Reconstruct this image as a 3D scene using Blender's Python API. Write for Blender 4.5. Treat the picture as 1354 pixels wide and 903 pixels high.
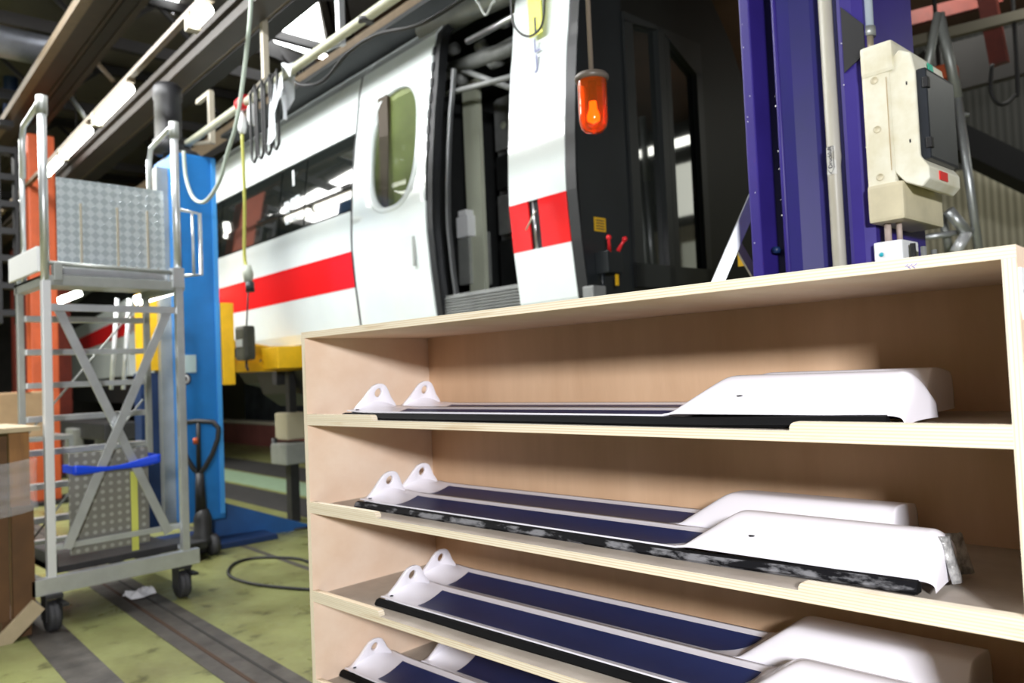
import bpy, bmesh, math, random
from mathutils import Vector, Matrix
random.seed(7)
SC = bpy.context.scene
for o in list(bpy.data.objects): bpy.data.objects.remove(o, do_unlink=True)

# ---------------------------------------------------------------- camera
F_PX, PITCH, ROLL, YAW, CAM_Z = 1016.22, .0375, -.0435, -.7664, 1.5
FWD = Vector((math.sin(YAW)*math.cos(PITCH), math.cos(YAW)*math.cos(PITCH), math.sin(PITCH)))
R0 = Vector((math.cos(YAW), -math.sin(YAW), 0)); U0 = R0.cross(FWD)
RT = R0*math.cos(ROLL) + U0*math.sin(ROLL)
UP = -R0*math.sin(ROLL) + U0*math.cos(ROLL)
cam = bpy.data.cameras.new('camera'); co = bpy.data.objects.new('camera', cam)
SC.collection.objects.link(co); SC.camera = co
m = Matrix((RT, UP, -FWD)).transposed().to_4x4(); m.translation = (0, 0, CAM_Z); co.matrix_world = m
cam.sensor_width = 36; cam.lens = 36*F_PX/1354
cam.clip_start = .05; cam.clip_end = 200
cam.dof.use_dof = True; cam.dof.focus_distance = 1.75; cam.dof.aperture_fstop = 3.2

# ---------------------------------------------------------------- world, lights, exposure
w = bpy.data.worlds.new('world'); SC.world = w; w.use_nodes = True
w.node_tree.nodes['Background'].inputs[0].default_value = (.93, .96, 1, 1)
w.node_tree.nodes['Background'].inputs[1].default_value = .05
def area(name, loc, target, sx, sy, power, col=(1, 1, 1)):
    l = bpy.data.lights.new(name, 'AREA'); l.shape = 'RECTANGLE'; l.size = sx; l.size_y = sy; l.energy = power; l.color = col
    o = bpy.data.objects.new(name, l); SC.collection.objects.link(o); o.location = loc
    o.rotation_euler = (Vector(target)-Vector(loc)).to_track_quat('-Z', 'Y').to_euler(); return o
# work lamp to the right of the cabinet, the rooflights of the hall, and two unseen fills
area('work_lamp', (2.0, -1.5, 2.42), (-1.3, 1.7, 1.1), .5, .35, 230, (.985, .985, 1))
def strip_light(name, loc, sx, sy, power, col, tilt=0):   # long area light shaped to mirror as a strip, tilted towards the train
    o = area(name, loc, (loc[0], loc[1], 0), sx, sy, power, col)
    o.rotation_euler = (tilt, 0, math.radians(-4.2))
strip_light('fill_strip_front', (-6.2, 1.2, 5.35), 6.5, .32, 270, (.98, .99, 1), math.radians(28))  # unseen strip added to light the train and streak its windows
strip_light('rooflight_left', (-8.0, -.6, 6.0), 5, 1.2, 330, (1, .99, .95), math.radians(8))
area('rooflight_far', (-14, 0.3, 5.9), (-14, .8, 0), 5, 2.0, 520, (1, .99, .95))
area('fill_back_right', (-1.5, 9.5, 6.1), (-1.8, 13.5, 3.0), 3, 1.0, 75, (1, .99, .92))  # unseen fill added to brighten the far right wall
SC.view_settings.view_transform = 'Standard'; SC.view_settings.look = 'None'
SC.view_settings.exposure = 0.38; SC.view_settings.gamma = 1; SC.view_settings.use_curve_mapping = False

# ---------------------------------------------------------------- frames and pixel helpers
TA = math.radians(-4.2)
TD = Vector((math.cos(TA), math.sin(TA), 0)); TN = Vector((-TD.y, TD.x, 0)); TOFF = 3.545
def T(s, q, z): return TD*s + TN*(TOFF+q) + Vector((0, 0, z))       # along train, away from its side, up
def ray(x, y): return FWD + RT*((x-677)/F_PX) - UP*((y-451.5)/F_PX)
OC = Vector((0, 0, CAM_Z))
def dep(x, y, D): return OC + ray(x, y)*D
def onz(x, y, z): d = ray(x, y); return OC + d*((z-CAM_Z)/d.z)
def tsq(p): return Vector((p.dot(TD), p.dot(TN)-TOFF, p.z))
def ons(x, y, s): d = ray(x, y); return tsq(OC + d*((s-OC.dot(TD))/d.dot(TD)))
def onq(x, y, q): d = ray(x, y); return tsq(OC + d*((TOFF+q)/d.dot(TN)))
def onX(x, y, X): d = ray(x, y); return OC + d*(X/d.x)
def onY(x, y, Y): d = ray(x, y); return OC + d*(Y/d.y)

# ---------------------------------------------------------------- materials
def mat(name, col, rough=.5, metal=0, noise=0, nscale=8, col2=None, bump=0, bscale=60, spec=.5, emit=None, es=0,
        trans=0, alpha=1, stretch=(1, 1, 1), coat=0, detail=5, thr=None):
    m = bpy.data.materials.new(name); m.use_nodes = True; nt = m.node_tree; N = nt.nodes; L = nt.links
    b = N['Principled BSDF']; c4 = tuple(col)+(1,)
    b.inputs['Base Color'].default_value = c4; b.inputs['Roughness'].default_value = rough
    b.inputs['Metallic'].default_value = metal; b.inputs['Specular IOR Level'].default_value = spec
    b.inputs['Transmission Weight'].default_value = trans; b.inputs['Alpha'].default_value = alpha
    b.inputs['Coat Weight'].default_value = coat
    if emit: b.inputs['Emission Color'].default_value = tuple(emit)+(1,); b.inputs['Emission Strength'].default_value = es
    tc = N.new('ShaderNodeTexCoord'); mp = N.new('ShaderNodeMapping'); mp.inputs['Scale'].default_value = stretch
    L.new(tc.outputs['Object'], mp.inputs['Vector'])
    if noise:
        nz = N.new('ShaderNodeTexNoise'); nz.inputs['Scale'].default_value = nscale; nz.inputs['Detail'].default_value = detail
        nz.inputs['Roughness'].default_value = .6
        L.new(mp.outputs[0], nz.inputs['Vector'])
        cr = N.new('ShaderNodeValToRGB'); lo, hi = thr or (.35, .68)
        cr.color_ramp.elements[0].position = lo; cr.color_ramp.elements[1].position = hi
        c2 = col2 or tuple(x*(1-noise) for x in col)
        cr.color_ramp.elements[0].color = tuple(c2)+(1,); cr.color_ramp.elements[1].color = c4
        L.new(nz.outputs['Fac'], cr.inputs['Fac']); L.new(cr.outputs[0], b.inputs['Base Color'])
    if bump:
        n2 = N.new('ShaderNodeTexNoise'); n2.inputs['Scale'].default_value = bscale; L.new(mp.outputs[0], n2.inputs['Vector'])
        bp = N.new('ShaderNodeBump'); bp.inputs['Strength'].default_value = bump; bp.inputs['Distance'].default_value = .01
        L.new(n2.outputs['Fac'], bp.inputs['Height']); L.new(bp.outputs[0], b.inputs['Normal'])
    return m
def wave_mat(name, c1, c2, scale, direction, rough=.6, dist=1.5, bump=0):
    m = bpy.data.materials.new(name); m.use_nodes = True; nt = m.node_tree; N = nt.nodes; L = nt.links; b = N['Principled BSDF']
    b.inputs['Roughness'].default_value = rough
    tc = N.new('ShaderNodeTexCoord'); wv = N.new('ShaderNodeTexWave'); wv.bands_direction = direction
    wv.inputs['Scale'].default_value = scale; wv.inputs['Distortion'].default_value = dist; wv.inputs['Detail'].default_value = 2
    wv.inputs['Detail Scale'].default_value = 1.2
    L.new(tc.outputs['Object'], wv.inputs['Vector'])
    cr = N.new('ShaderNodeValToRGB'); cr.color_ramp.elements[0].color = tuple(c1)+(1,); cr.color_ramp.elements[1].color = tuple(c2)+(1,)
    L.new(wv.outputs['Fac'], cr.inputs['Fac']); L.new(cr.outputs[0], b.inputs['Base Color'])
    if bump:
        bp = N.new('ShaderNodeBump'); bp.inputs['Strength'].default_value = bump; bp.inputs['Distance'].default_value = .01
        L.new(wv.outputs['Fac'], bp.inputs['Height']); L.new(bp.outputs[0], b.inputs['Normal'])
    return m
# plywood: face veneer (grain upright), film faced shelf top, layered edge
ply_face = mat('plywood_face', (.72, .49, .32), .55, noise=.2, nscale=3.2, col2=(.57, .36, .22), stretch=(2.2, 2.2, .35), bump=.08, bscale=90, thr=(.25, .75))
ply_side = mat('plywood_side_face', (.84, .68, .55), .55, noise=.1, nscale=4, col2=(.76, .57, .43), stretch=(2, 1, 1.2), bump=.06, bscale=80)
ply_out = mat('plywood_outer', (.87, .80, .72), .5, noise=.1, nscale=5)
def ply_edge_mat(name, axis):
    m = bpy.data.materials.new(name); m.use_nodes = True; nt = m.node_tree; N = nt.nodes; L = nt.links; b = N['Principled BSDF']
    b.inputs['Roughness'].default_value = .6
    tc = N.new('ShaderNodeTexCoord'); wv = N.new('ShaderNodeTexWave'); wv.bands_direction = axis; wv.wave_profile = 'SIN'
    wv.inputs['Scale'].default_value = 52; wv.inputs['Distortion'].default_value = .12; wv.inputs['Detail'].default_value = 1
    L.new(tc.outputs['Object'], wv.inputs['Vector'])
    cr = N.new('ShaderNodeValToRGB'); cr.color_ramp.elements[0].color = (.72, .58, .41, 1); cr.color_ramp.elements[1].color = (.84, .76, .62, 1)
    cr.color_ramp.elements[0].position = .0; cr.color_ramp.elements[1].position = .55
    nz = N.new('ShaderNodeTexNoise'); nz.inputs['Scale'].default_value = 3; nz.inputs['Detail'].default_value = 6
    mp = N.new('ShaderNodeMapping'); mp.inputs['Scale'].default_value = (1, 1, 14) if axis == 'Z' else (14, 14, 1)
    L.new(tc.outputs['Object'], mp.inputs['Vector']); L.new(mp.outputs[0], nz.inputs['Vector'])
    cr2 = N.new('ShaderNodeValToRGB'); cr2.color_ramp.elements[0].color = (.62, .44, .25, 1); cr2.color_ramp.elements[1].color = (1, 1, 1, 1)
    cr2.color_ramp.elements[0].position = .22; cr2.color_ramp.elements[1].position = .42
    mx = N.new('ShaderNodeMix'); mx.data_type = 'RGBA'; mx.blend_type = 'MULTIPLY'; mx.inputs[0].default_value = .8
    L.new(nz.outputs['Fac'], cr2.inputs['Fac']); L.new(wv.outputs['Fac'], cr.inputs['Fac'])
    L.new(cr.outputs[0], mx.inputs[6]); L.new(cr2.outputs[0], mx.inputs[7]); L.new(mx.outputs[2], b.inputs['Base Color'])
    return m
ply_edge_z = ply_edge_mat('plywood_edge_layers_flat', 'Z'); ply_edge_x = ply_edge_mat('plywood_edge_layers_upright', 'X')
film = mat('film_faced_shelf', (.52, .47, .41), .45, noise=.2, nscale=4, col2=(.36, .31, .27), bump=.05, bscale=120)
gel = mat('white_gelcoat', (.90, .88, .96), .25, coat=.2)
navy = mat('navy_gloss_paint', (.024, .038, .145), .42, noise=.2, nscale=3, spec=.3)
rubber = mat('black_rubber', (.005, .005, .006), .7, spec=.12, noise=.3, nscale=20)
dusty = mat('dusty_rubber', (.005, .005, .007), .7, spec=.15, noise=1, nscale=13, col2=(.20, .20, .215), stretch=(1, 1, 3), thr=(.40, .52), detail=8)
hole_m = mat('dark_hole', (.01, .01, .012), .8)
train_white = mat('train_white_paint', (.80, .87, .87), .16, coat=.5, noise=.05, nscale=2)
train_red = mat('train_red_paint', (.80, .012, .015), .2, coat=.4)
seam_black = mat('black_seam_rubber', (.012, .013, .015), .5)
dgrey = mat('anthracite_paint', (.016, .020, .023), .42, noise=.25, nscale=3)
frame_grey = mat('window_frame_grey', (.022, .025, .025), .4)
glass_dark = mat('dark_tinted_glass', (.012, .015, .014), .04, spec=.9, noise=0, coat=1)
glass_clear = mat('tinted_clear_glass', (.8, .9, .8), .02, trans=1, alpha=.55)
green_reflection = mat('green_reflection', (.16, .20, .05), .6, noise=.4, nscale=1.2)
brown_dark = mat('dark_brown', (.05, .035, .02), .7)
equip_grey = mat('equipment_grey', (.26, .27, .265), .45, noise=.3, nscale=5)
equip_dark = mat('equipment_dark', (.02, .022, .022), .6, noise=.3, nscale=8)
cream_post = mat('pale_green_post', (.50, .53, .42), .5)
white_pl = mat('white_plastic', (.82, .84, .86), .4)
steel = mat('brushed_steel', (.62, .64, .66), .3, metal=.9)
alu = mat('aluminium', (.66, .69, .70), .34, metal=.65, noise=.12, nscale=10)
alu_bright = mat('bright_aluminium', (.86, .88, .90), .3, metal=.35)
alu_dull = mat('dull_aluminium', (.42, .44, .42), .45, metal=.5, noise=.15, nscale=8)
castiron = mat('dark_cast_iron', (.05, .05, .052), .5, metal=.4, noise=.3)
tyre = mat('grey_wheel_rubber', (.045, .045, .05), .65, noise=.3)
blue = mat('blue_jack_paint', (.012, .17, .50), .4, noise=.15, nscale=4)
blue_dk = mat('dark_blue_paint', (.01, .035, .12), .45, noise=.3, nscale=4)
purple = mat('violet_blue_paint', (.020, .014, .15), .5, spec=.3, noise=.25, nscale=2.5, col2=(.016, .018, .11))
purple_lt = mat('violet_paint', (.036, .022, .22), .45, spec=.35, noise=.2, nscale=3)
navyblue = mat('deep_blue_paint', (.012, .012, .075), .4, noise=.35, nscale=2)
yellow = mat('safety_yellow', (.85, .50, .01), .45, noise=.15)
yellow_tape = mat('yellow_tape', (.85, .85, .02), .4)
orange = mat('orange_red_paint', (.62, .11, .03), .5, noise=.25, nscale=4)
orange_dk = mat('rust_red_paint', (.16, .02, .01), .55, noise=.3)
cream_box = mat('cream_enclosure', (.86, .86, .76), .4, noise=.12, nscale=5, col2=(.66, .62, .46), bump=.03)
cream_low = mat('aged_cream_enclosure', (.66, .60, .42), .45, noise=.2, nscale=6)
smoked = mat('smoked_cover', (.03, .034, .042), .35, spec=.3, noise=.3, nscale=6)
green_tape = mat('green_tape', (.02, .48, .32), .4)
red_lab = mat('red_label', (.72, .02, .02), .4)
conduit = mat('grey_plastic_pipe', (.50, .49, .42), .42, noise=.25, nscale=7, col2=(.40, .37, .29), stretch=(1, 1, .3))
pipe_cream = mat('cream_painted_pipe', (.60, .60, .46), .45, noise=.15)
dark_steel = mat('dark_roof_steel', (.014, .012, .011), .6, noise=.3, nscale=3)
rail_brown = mat('brown_crane_rail', (.035, .026, .018), .5, noise=.35, nscale=4)
tan_edge = mat('tan_rail_edge', (.15, .11, .065), .5, noise=.2)
roof_m = mat('taupe_roof_panel', (.11, .10, .085), .8, noise=.25, nscale=1)
roof_brown = mat('brown_roof_panel', (.12, .06, .03), .8, noise=.3, nscale=1)
galv = mat('galvanised_duct', (.55, .58, .66), .4, metal=.6, noise=.2)
cable_m = mat('black_cable', (.015, .015, .016), .5)
grey_cable = mat('grey_cable', (.33, .35, .33), .5)
rope_green = mat('pale_green_cable', (.36, .42, .36), .5)
ycable = mat('yellow_green_cable', (.36, .36, .06), .5)
cloth = mat('white_rag', (.72, .75, .80), .85, noise=.1, nscale=20)
red_pl = mat('red_plastic', (.75, .02, .03), .35)
blue_strap = mat('blue_strap', (.005, .06, .72), .4)
wood = mat('pine_board', (.34, .16, .05), .6, noise=.35, nscale=5, stretch=(4, 4, .6), bump=.1)
wood_lt = mat('pale_pine_board', (.52, .42, .27), .6, noise=.2, nscale=5)
wood_dk = mat('dark_weathered_board', (.13, .06, .02), .7, noise=.3, nscale=5)
card = mat('cardboard', (.42, .28, .15), .8, noise=.15)
film_wrap = mat('plastic_wrap', (.85, .87, .9), .2, alpha=.13, bump=.6, bscale=25)
tube_on = mat('lit_fluorescent_tube', (1, 1, 1), .4, emit=(1, 1, .90), es=9)
sky_on = mat('rooflight_daylight', (1, 1, 1), .4, emit=(.97, .99, 1), es=9)
paper = mat('white_paper', (.80, .80, .84), .8)
ink = mat('black_ink', (.03, .03, .05), .6)
ink_w = mat('white_print', (.75, .8, .82), .5)
teal = mat('teal_dot', (.02, .40, .50), .4)
amber = mat('amber_glass', (1, .22, .03), .06, trans=.85, noise=0)
bulb_on = mat('glowing_bulb', (1, .4, .1), .3, emit=(1, .28, .04), es=4)
blk_metal = mat('black_metal', (.012, .012, .014), .5)

# floor paint
def floor_mat():
    m = bpy.data.materials.new('green_floor_paint'); m.use_nodes = True; nt = m.node_tree; N = nt.nodes; L = nt.links; b = N['Principled BSDF']
    b.inputs['Roughness'].default_value = .38
    tc = N.new('ShaderNodeTexCoord')
    def nz(sc, de, lo, hi, c1, c2):
        n = N.new('ShaderNodeTexNoise'); n.inputs['Scale'].default_value = sc; n.inputs['Detail'].default_value = de; n.inputs['Roughness'].default_value = .65
        L.new(tc.outputs['Object'], n.inputs['Vector']); c = N.new('ShaderNodeValToRGB')
        c.color_ramp.elements[0].position = lo; c.color_ramp.elements[1].position = hi
        c.color_ramp.elements[0].color = c1+(1,); c.color_ramp.elements[1].color = c2+(1,)
        L.new(n.outputs['Fac'], c.inputs['Fac']); return c
    a = nz(1.1, 8, .32, .62, (.16, .155, .06), (.28, .30, .115))
    s = nz(5, 10, .33, .43, (.16, .13, .07), (1, 1, 1))
    mx = N.new('ShaderNodeMix'); mx.data_type = 'RGBA'; mx.blend_type = 'MULTIPLY'; mx.inputs[0].default_value = .75
    L.new(a.outputs[0], mx.inputs[6]); L.new(s.outputs[0], mx.inputs[7])
    t = nz(.7, 4, .58, .75, (1, 1, 1), (.72, .58, .42))
    m2 = N.new('ShaderNodeMix'); m2.data_type = 'RGBA'; m2.blend_type = 'MULTIPLY'; m2.inputs[0].default_value = .7
    L.new(mx.outputs[2], m2.inputs[6]); L.new(t.outputs[0], m2.inputs[7]); L.new(m2.outputs[2], b.inputs['Base Color'])
    r = nz(3, 5, .3, .7, (.22,)*3, (.55,)*3); L.new(r.outputs[0], b.inputs['Roughness'])
    return m
floor_m = floor_mat()
rail_strip = mat('worn_dark_channel', (.10, .09, .078), .55, noise=.45, nscale=6, col2=(.045, .04, .035), bump=.2, bscale=30)
def grid_plate(name, base, hi, step, r):
    m = bpy.data.materials.new(name); m.use_nodes = True; nt = m.node_tree; N = nt.nodes; L = nt.links; b = N['Principled BSDF']
    b.inputs['Roughness'].default_value = .45; b.inputs['Metallic'].default_value = .4
    tc = N.new('ShaderNodeTexCoord'); sp = N.new('ShaderNodeSeparateXYZ'); L.new(tc.outputs['Object'], sp.inputs[0])
    def mth(op, a, v=None):
        n = N.new('ShaderNodeMath'); n.operation = op
        if isinstance(a, (int, float)): n.inputs[0].default_value = a
        else: L.new(a, n.inputs[0])
        if v is not None:
            if isinstance(v, (int, float)): n.inputs[1].default_value = v
            else: L.new(v, n.inputs[1])
        return n.outputs[0]
    f = []
    for ax in ('Y', 'Z'):
        x = mth('MULTIPLY', sp.outputs[ax], 1/step); x = mth('FRACT', mth('ADD', x, 100.0)); x = mth('SUBTRACT', x, .5); f.append(mth('MULTIPLY', x, x))
    dd = mth('LESS_THAN', mth('ADD', f[0], f[1]), r*r)
    mx = N.new('ShaderNodeMix'); mx.data_type = 'RGBA'; L.new(dd, mx.inputs[0]); mx.inputs[6].default_value = base+(1,); mx.inputs[7].default_value = hi+(1,)
    L.new(mx.outputs[2], b.inputs['Base Color'])
    bp = N.new('ShaderNodeBump'); bp.inputs['Strength'].default_value = .5; bp.inputs['Distance'].default_value = .004; L.new(dd, bp.inputs['Height']); L.new(bp.outputs[0], b.inputs['Normal'])
    return m
dot_plate = grid_plate('studded_grey_plate', (.23, .225, .20), (.40, .40, .36), .052, .26)
def checker_plate():
    m = bpy.data.materials.new('checker_plate'); m.use_nodes = True; nt = m.node_tree; N = nt.nodes; L = nt.links; b = N['Principled BSDF']
    b.inputs['Roughness'].default_value = .35; b.inputs['Metallic'].default_value = .55
    tc = N.new('ShaderNodeTexCoord'); mp = N.new('ShaderNodeMapping'); mp.inputs['Rotation'].default_value = (math.radians(45), 0, 0)
    L.new(tc.outputs['Object'], mp.inputs[0]); ck = N.new('ShaderNodeTexChecker'); ck.inputs['Scale'].default_value = 24
    ck.inputs[1].default_value = (.52, .60, .62, 1); ck.inputs[2].default_value = (.72, .79, .81, 1)
    L.new(mp.outputs[0], ck.inputs[0]); L.new(ck.outputs[0], b.inputs['Base Color'])
    bp = N.new('ShaderNodeBump'); bp.inputs['Strength'].default_value = .6; bp.inputs['Distance'].default_value = .004
    L.new(ck.outputs[1], bp.inputs['Height']); L.new(bp.outputs[0], b.inputs['Normal']); return m
checker = checker_plate()
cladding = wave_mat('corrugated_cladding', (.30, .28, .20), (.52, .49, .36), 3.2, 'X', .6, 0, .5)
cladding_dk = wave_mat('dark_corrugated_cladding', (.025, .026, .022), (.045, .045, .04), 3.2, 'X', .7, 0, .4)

# ---------------------------------------------------------------- mesh builder
class MB:
    def __init__(s): s.v = []; s.f = []; s.m = []; s.sm = []
    def add(s, vs, fs, mi=0, smooth=False):
        n = len(s.v); s.v += [Vector(v) for v in vs]
        for f in fs: s.f.append([i+n for i in f]); s.m.append(mi); s.sm.append(smooth)
        return s
    def box(s, x0, x1, y0, y1, z0, z1, mi=0, bev=0):
        if bev:
            b = min(bev, abs(x1-x0)*.45, abs(y1-y0)*.45, abs(z1-z0)*.45)
            bm = bmesh.new(); bmesh.ops.create_cube(bm, size=1)
            for v in bm.verts: v.co = Vector(((x0+x1)/2+v.co.x*(x1-x0), (y0+y1)/2+v.co.y*(y1-y0), (z0+z1)/2+v.co.z*(z1-z0)))
            bmesh.ops.bevel(bm, geom=bm.edges[:], offset=b, segments=2, affect='EDGES', profile=.7)
            bm.verts.index_update(); s.add([v.co.copy() for v in bm.verts], [[v.index for v in f.verts] for f in bm.faces], mi); bm.free(); return s
        vs = [(x, y, z) for x in (x0, x1) for y in (y0, y1) for z in (z0, z1)]
        return s.add(vs, [(0, 1, 3, 2), (4, 6, 7, 5), (0, 4, 5, 1), (2, 3, 7, 6), (0, 2, 6, 4), (1, 5, 7, 3)], mi)
    def bar(s, a, b, w, h, up=(0, 0, 1), mi=0):
        a = Vector(a); b = Vector(b); d = (b-a).normalized(); up = Vector(up)
        if abs(d.dot(up)) > .98: up = Vector((0, 1, 0))
        x = d.cross(up).normalized(); y = x.cross(d)
        vs = [p+x*i*w/2+y*j*h/2 for p in (a, b) for i, j in ((-1, -1), (1, -1), (1, 1), (-1, 1))]
        return s.add(vs, [(3, 2, 1, 0), (4, 5, 6, 7), (0, 1, 5, 4), (1, 2, 6, 5), (2, 3, 7, 6), (3, 0, 4, 7)], mi)
    def tube(s, pts, r, n=10, mi=0, cap=True):
        pts = [Vector(p) for p in pts]; rr = r if isinstance(r, (list, tuple)) else [r]*len(pts)
        d0 = (pts[1]-pts[0]).normalized(); x = d0.orthogonal().normalized(); rings = []; base = len(s.v)
        for i, p in enumerate(pts):
            d = ((pts[min(i+1, len(pts)-1)]-pts[max(i-1, 0)])).normalized()
            x = (x-d*x.dot(d)).normalized(); y = d.cross(x)
            rings.append([p+(x*math.cos(2*math.pi*k/n)+y*math.sin(2*math.pi*k/n))*rr[i] for k in range(n)])
        vs = [v for rg in rings for v in rg]; fs = []
        for i in range(len(pts)-1):
            for k in range(n): fs.append((i*n+k, i*n+(k+1) % n, (i+1)*n+(k+1) % n, (i+1)*n+k))
        s.add(vs, fs, mi, True)
        if cap: s.add(rings[0], [tuple(reversed(range(n)))], mi); s.add(rings[-1], [tuple(range(n))], mi)
        return s
    def lathe(s, c, prof, n=24, mi=0, axis='z'):
        c = Vector(c); vs = []
        for r, h in prof:
            for k in range(n):
                a = 2*math.pi*k/n; p = (r*math.cos(a), r*math.sin(a), h)
                if axis == 'x': p = (p[2], p[0], p[1])
                if axis == 'y': p = (p[0], p[2], p[1])
                vs.append(c+Vector(p))
        fs = [(i*n+k, i*n+(k+1) % n, (i+1)*n+(k+1) % n, (i+1)*n+k) for i in range(len(prof)-1) for k in range(n)]
        if axis == 'y': fs = [tuple(reversed(f)) for f in fs]
        s.add(vs, fs, mi, True)
        return s
    def prism(s, poly, e0, e1, axis='x', mi=0):
        """poly: 2D points in the plane across the axis (x: (y,z); y: (x,z); z: (x,y))"""
        def P(a, b, e): return {'x': (e, a, b), 'y': (a, e, b), 'z': (a, b, e)}[axis]
        n = len(poly); vs = [P(a, b, e0) for a, b in poly]+[P(a, b, e1) for a, b in poly]
        fs = [tuple(range(n)), tuple(range(2*n-1, n-1, -1))]+[(i, i+n, (i+1) % n+n, (i+1) % n) for i in range(n)]
        return s.add(vs, fs, mi)
    def grid(s, fn, us, vs_, mi=0, smooth=True, thick=None):
        nu, nv = len(us), len(vs_); P = [fn(u, v) for u in us for v in vs_]
        fs = [(i*nv+j, (i+1)*nv+j, (i+1)*nv+j+1, i*nv+j+1) for i in range(nu-1) for j in range(nv-1)]
        s.add(P, fs, mi, smooth)
        if thick:
            t = Vector(thick); Q = [Vector(p)+t for p in P]
            s.add(Q, [tuple(reversed(f)) for f in fs], mi, smooth)
            rim = [(i*nv) for i in range(nu)]+[(nu-1)*nv+j for j in range(1, nv)]+[i*nv+nv-1 for i in range(nu-2, -1, -1)]+[j for j in range(nv-2, 0, -1)]
            k = len(rim); R = [P[i] for i in rim]+[Q[i] for i in rim]
            s.add(R, [(a, a+k, (a+1) % k+k, (a+1) % k) for a in range(k)], mi)
        return s
    def text(s, body, org, xd, yd, size, mi=0, ext=.001):
        cu = bpy.data.curves.new('t', 'FONT'); cu.body = body; cu.size = size; cu.offset = size*.02; cu.align_x = 'CENTER'; cu.align_y = 'CENTER'
        ob = bpy.data.objects.new('t', cu); SC.collection.objects.link(ob)
        bpy.context.view_layer.update(); me = bpy.data.meshes.new_from_object(ob)
        xd = Vector(xd).normalized(); yd = Vector(yd).normalized(); zd = xd.cross(yd); org = Vector(org)
        s.add([org+xd*v.co.x+yd*v.co.y+zd*ext for v in me.vertices], [tuple(p.vertices) for p in me.polygons], mi)
        bpy.data.objects.remove(ob); bpy.data.meshes.remove(me); bpy.data.curves.remove(cu); return s
    def mesh(s, name, mats, base):
        me = bpy.data.meshes.new(name); me.from_pydata([v-base for v in s.v], [], s.f)
        for mm in (mats if isinstance(mats, (list, tuple)) else [mats]): me.materials.append(mm)
        me.polygons.foreach_set('material_index', s.m); me.polygons.foreach_set('use_smooth', s.sm); me.update()
        bm = bmesh.new(); bm.from_mesh(me); bmesh.ops.remove_doubles(bm, verts=bm.verts, dist=1e-5)
        bmesh.ops.recalc_face_normals(bm, faces=bm.faces); bm.to_mesh(me); bm.free()
        return me
def link(o): SC.collection.objects.link(o)
BASE = {}
def frame_place(o, base, fr):
    base = Vector(base)
    if fr == 'T': o.location = T(*base); o.rotation_euler = (0, 0, TA)
    else: o.location = base
def tag(o, label=None, cat=None, group=None, kind=None):
    for k, v in (('label', label), ('category', cat), ('group', group), ('kind', kind)):
        if v: o[k] = v
    return o
def thing(name, label, cat, base, fr='W', group=None, kind=None):
    o = bpy.data.objects.new(name, None); link(o); o.empty_display_size = .1
    frame_place(o, base, fr); BASE[o.name] = Vector(base); return tag(o, label, cat, group, kind)
def part(name, mb, mats, parent, label=None, kind=None):
    me = mb.mesh(name, mats, BASE[parent.name]); o = bpy.data.objects.new(name, me); link(o); o.parent = parent
    BASE[o.name] = BASE[parent.name]
    return tag(o, label, None, None, kind)
def solo(name, mb, mats, label, cat, base, fr='W', group=None, kind=None):
    me = mb.mesh(name, mats, Vector(base)); o = bpy.data.objects.new(name, me); link(o); frame_place(o, base, fr)
    BASE[o.name] = Vector(base); return tag(o, label, cat, group, kind)
def struct(name, mb, mats, base=(0, 0, 0), fr='W'): return solo(name, mb, mats, None, None, base, fr, kind='structure')
def smooth(t): t = max(0, min(1, t)); return t*t*(3-2*t)
def lin(a, b, n): return [a+(b-a)*i/(n-1) for i in range(n)]

# ================================================================ HALL SHELL
SL, SR, QN, QF, CZ = -34, 9, -9.5, 9.5, 6.4
fl = struct('floor', MB().box(SL, SR, QN, QF, -.2, 0), floor_m, fr='T')
def strip(name, q0, q1, s0, s1, m, h=.004):
    p = part(name, MB().box(s0, s1, q0, q1, -.001, h), m, fl); return p
strip('rail_channel', -2.06, -1.76, -13, 2, rail_strip)
part('rail_groove', MB().box(-13, 2, -1.975, -1.955, .004, .008), mat('rusty_groove', (.06, .03, .015), .8), fl)
part('rail_groove', MB().box(-13, 2, -1.86, -1.845, .004, .008), mat('dark_groove', (.03, .028, .025), .8), fl)
strip('rail_channel', -2.63, -2.42, -9, 2, rail_strip, .003)
strip('floor_groove', -.72, -.67, -9, -3, rail_strip, .002)
pit = mat('dark_pit_edge', (.05, .048, .045), .7, noise=.3)
strip('inspection_pit_strip', .35, .95, -30, -4, pit, .003)
strip('inspection_pit_strip', 1.7, 2.5, -30, -4, pit, .003)
palegreen = mat('pale_green_floor_paint', (.36, .50, .33), .4, noise=.15)
strip('painted_walkway', 1.05, 1.62, -30, -4, palegreen, .006)
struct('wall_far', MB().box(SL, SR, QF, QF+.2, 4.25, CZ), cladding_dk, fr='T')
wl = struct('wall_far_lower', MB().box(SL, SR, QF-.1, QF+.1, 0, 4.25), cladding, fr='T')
struct('wall_left', MB().box(SL-.2, SL, QN, QF, 0, CZ), mat('dark_hall_wall', (.09, .085, .075), .8, noise=.4, nscale=.8), fr='T')
wallg = mat('green_grey_wall', (.20, .24, .12), .8, noise=.3, nscale=.6)
struct('wall_near', MB().box(SL, SR, QN-.2, QN, 0, 3.6), wallg, fr='T')
struct('wall_near_upper', MB().box(SL, SR, QN-.2, QN, 4.9, CZ), wallg, fr='T')
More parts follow.
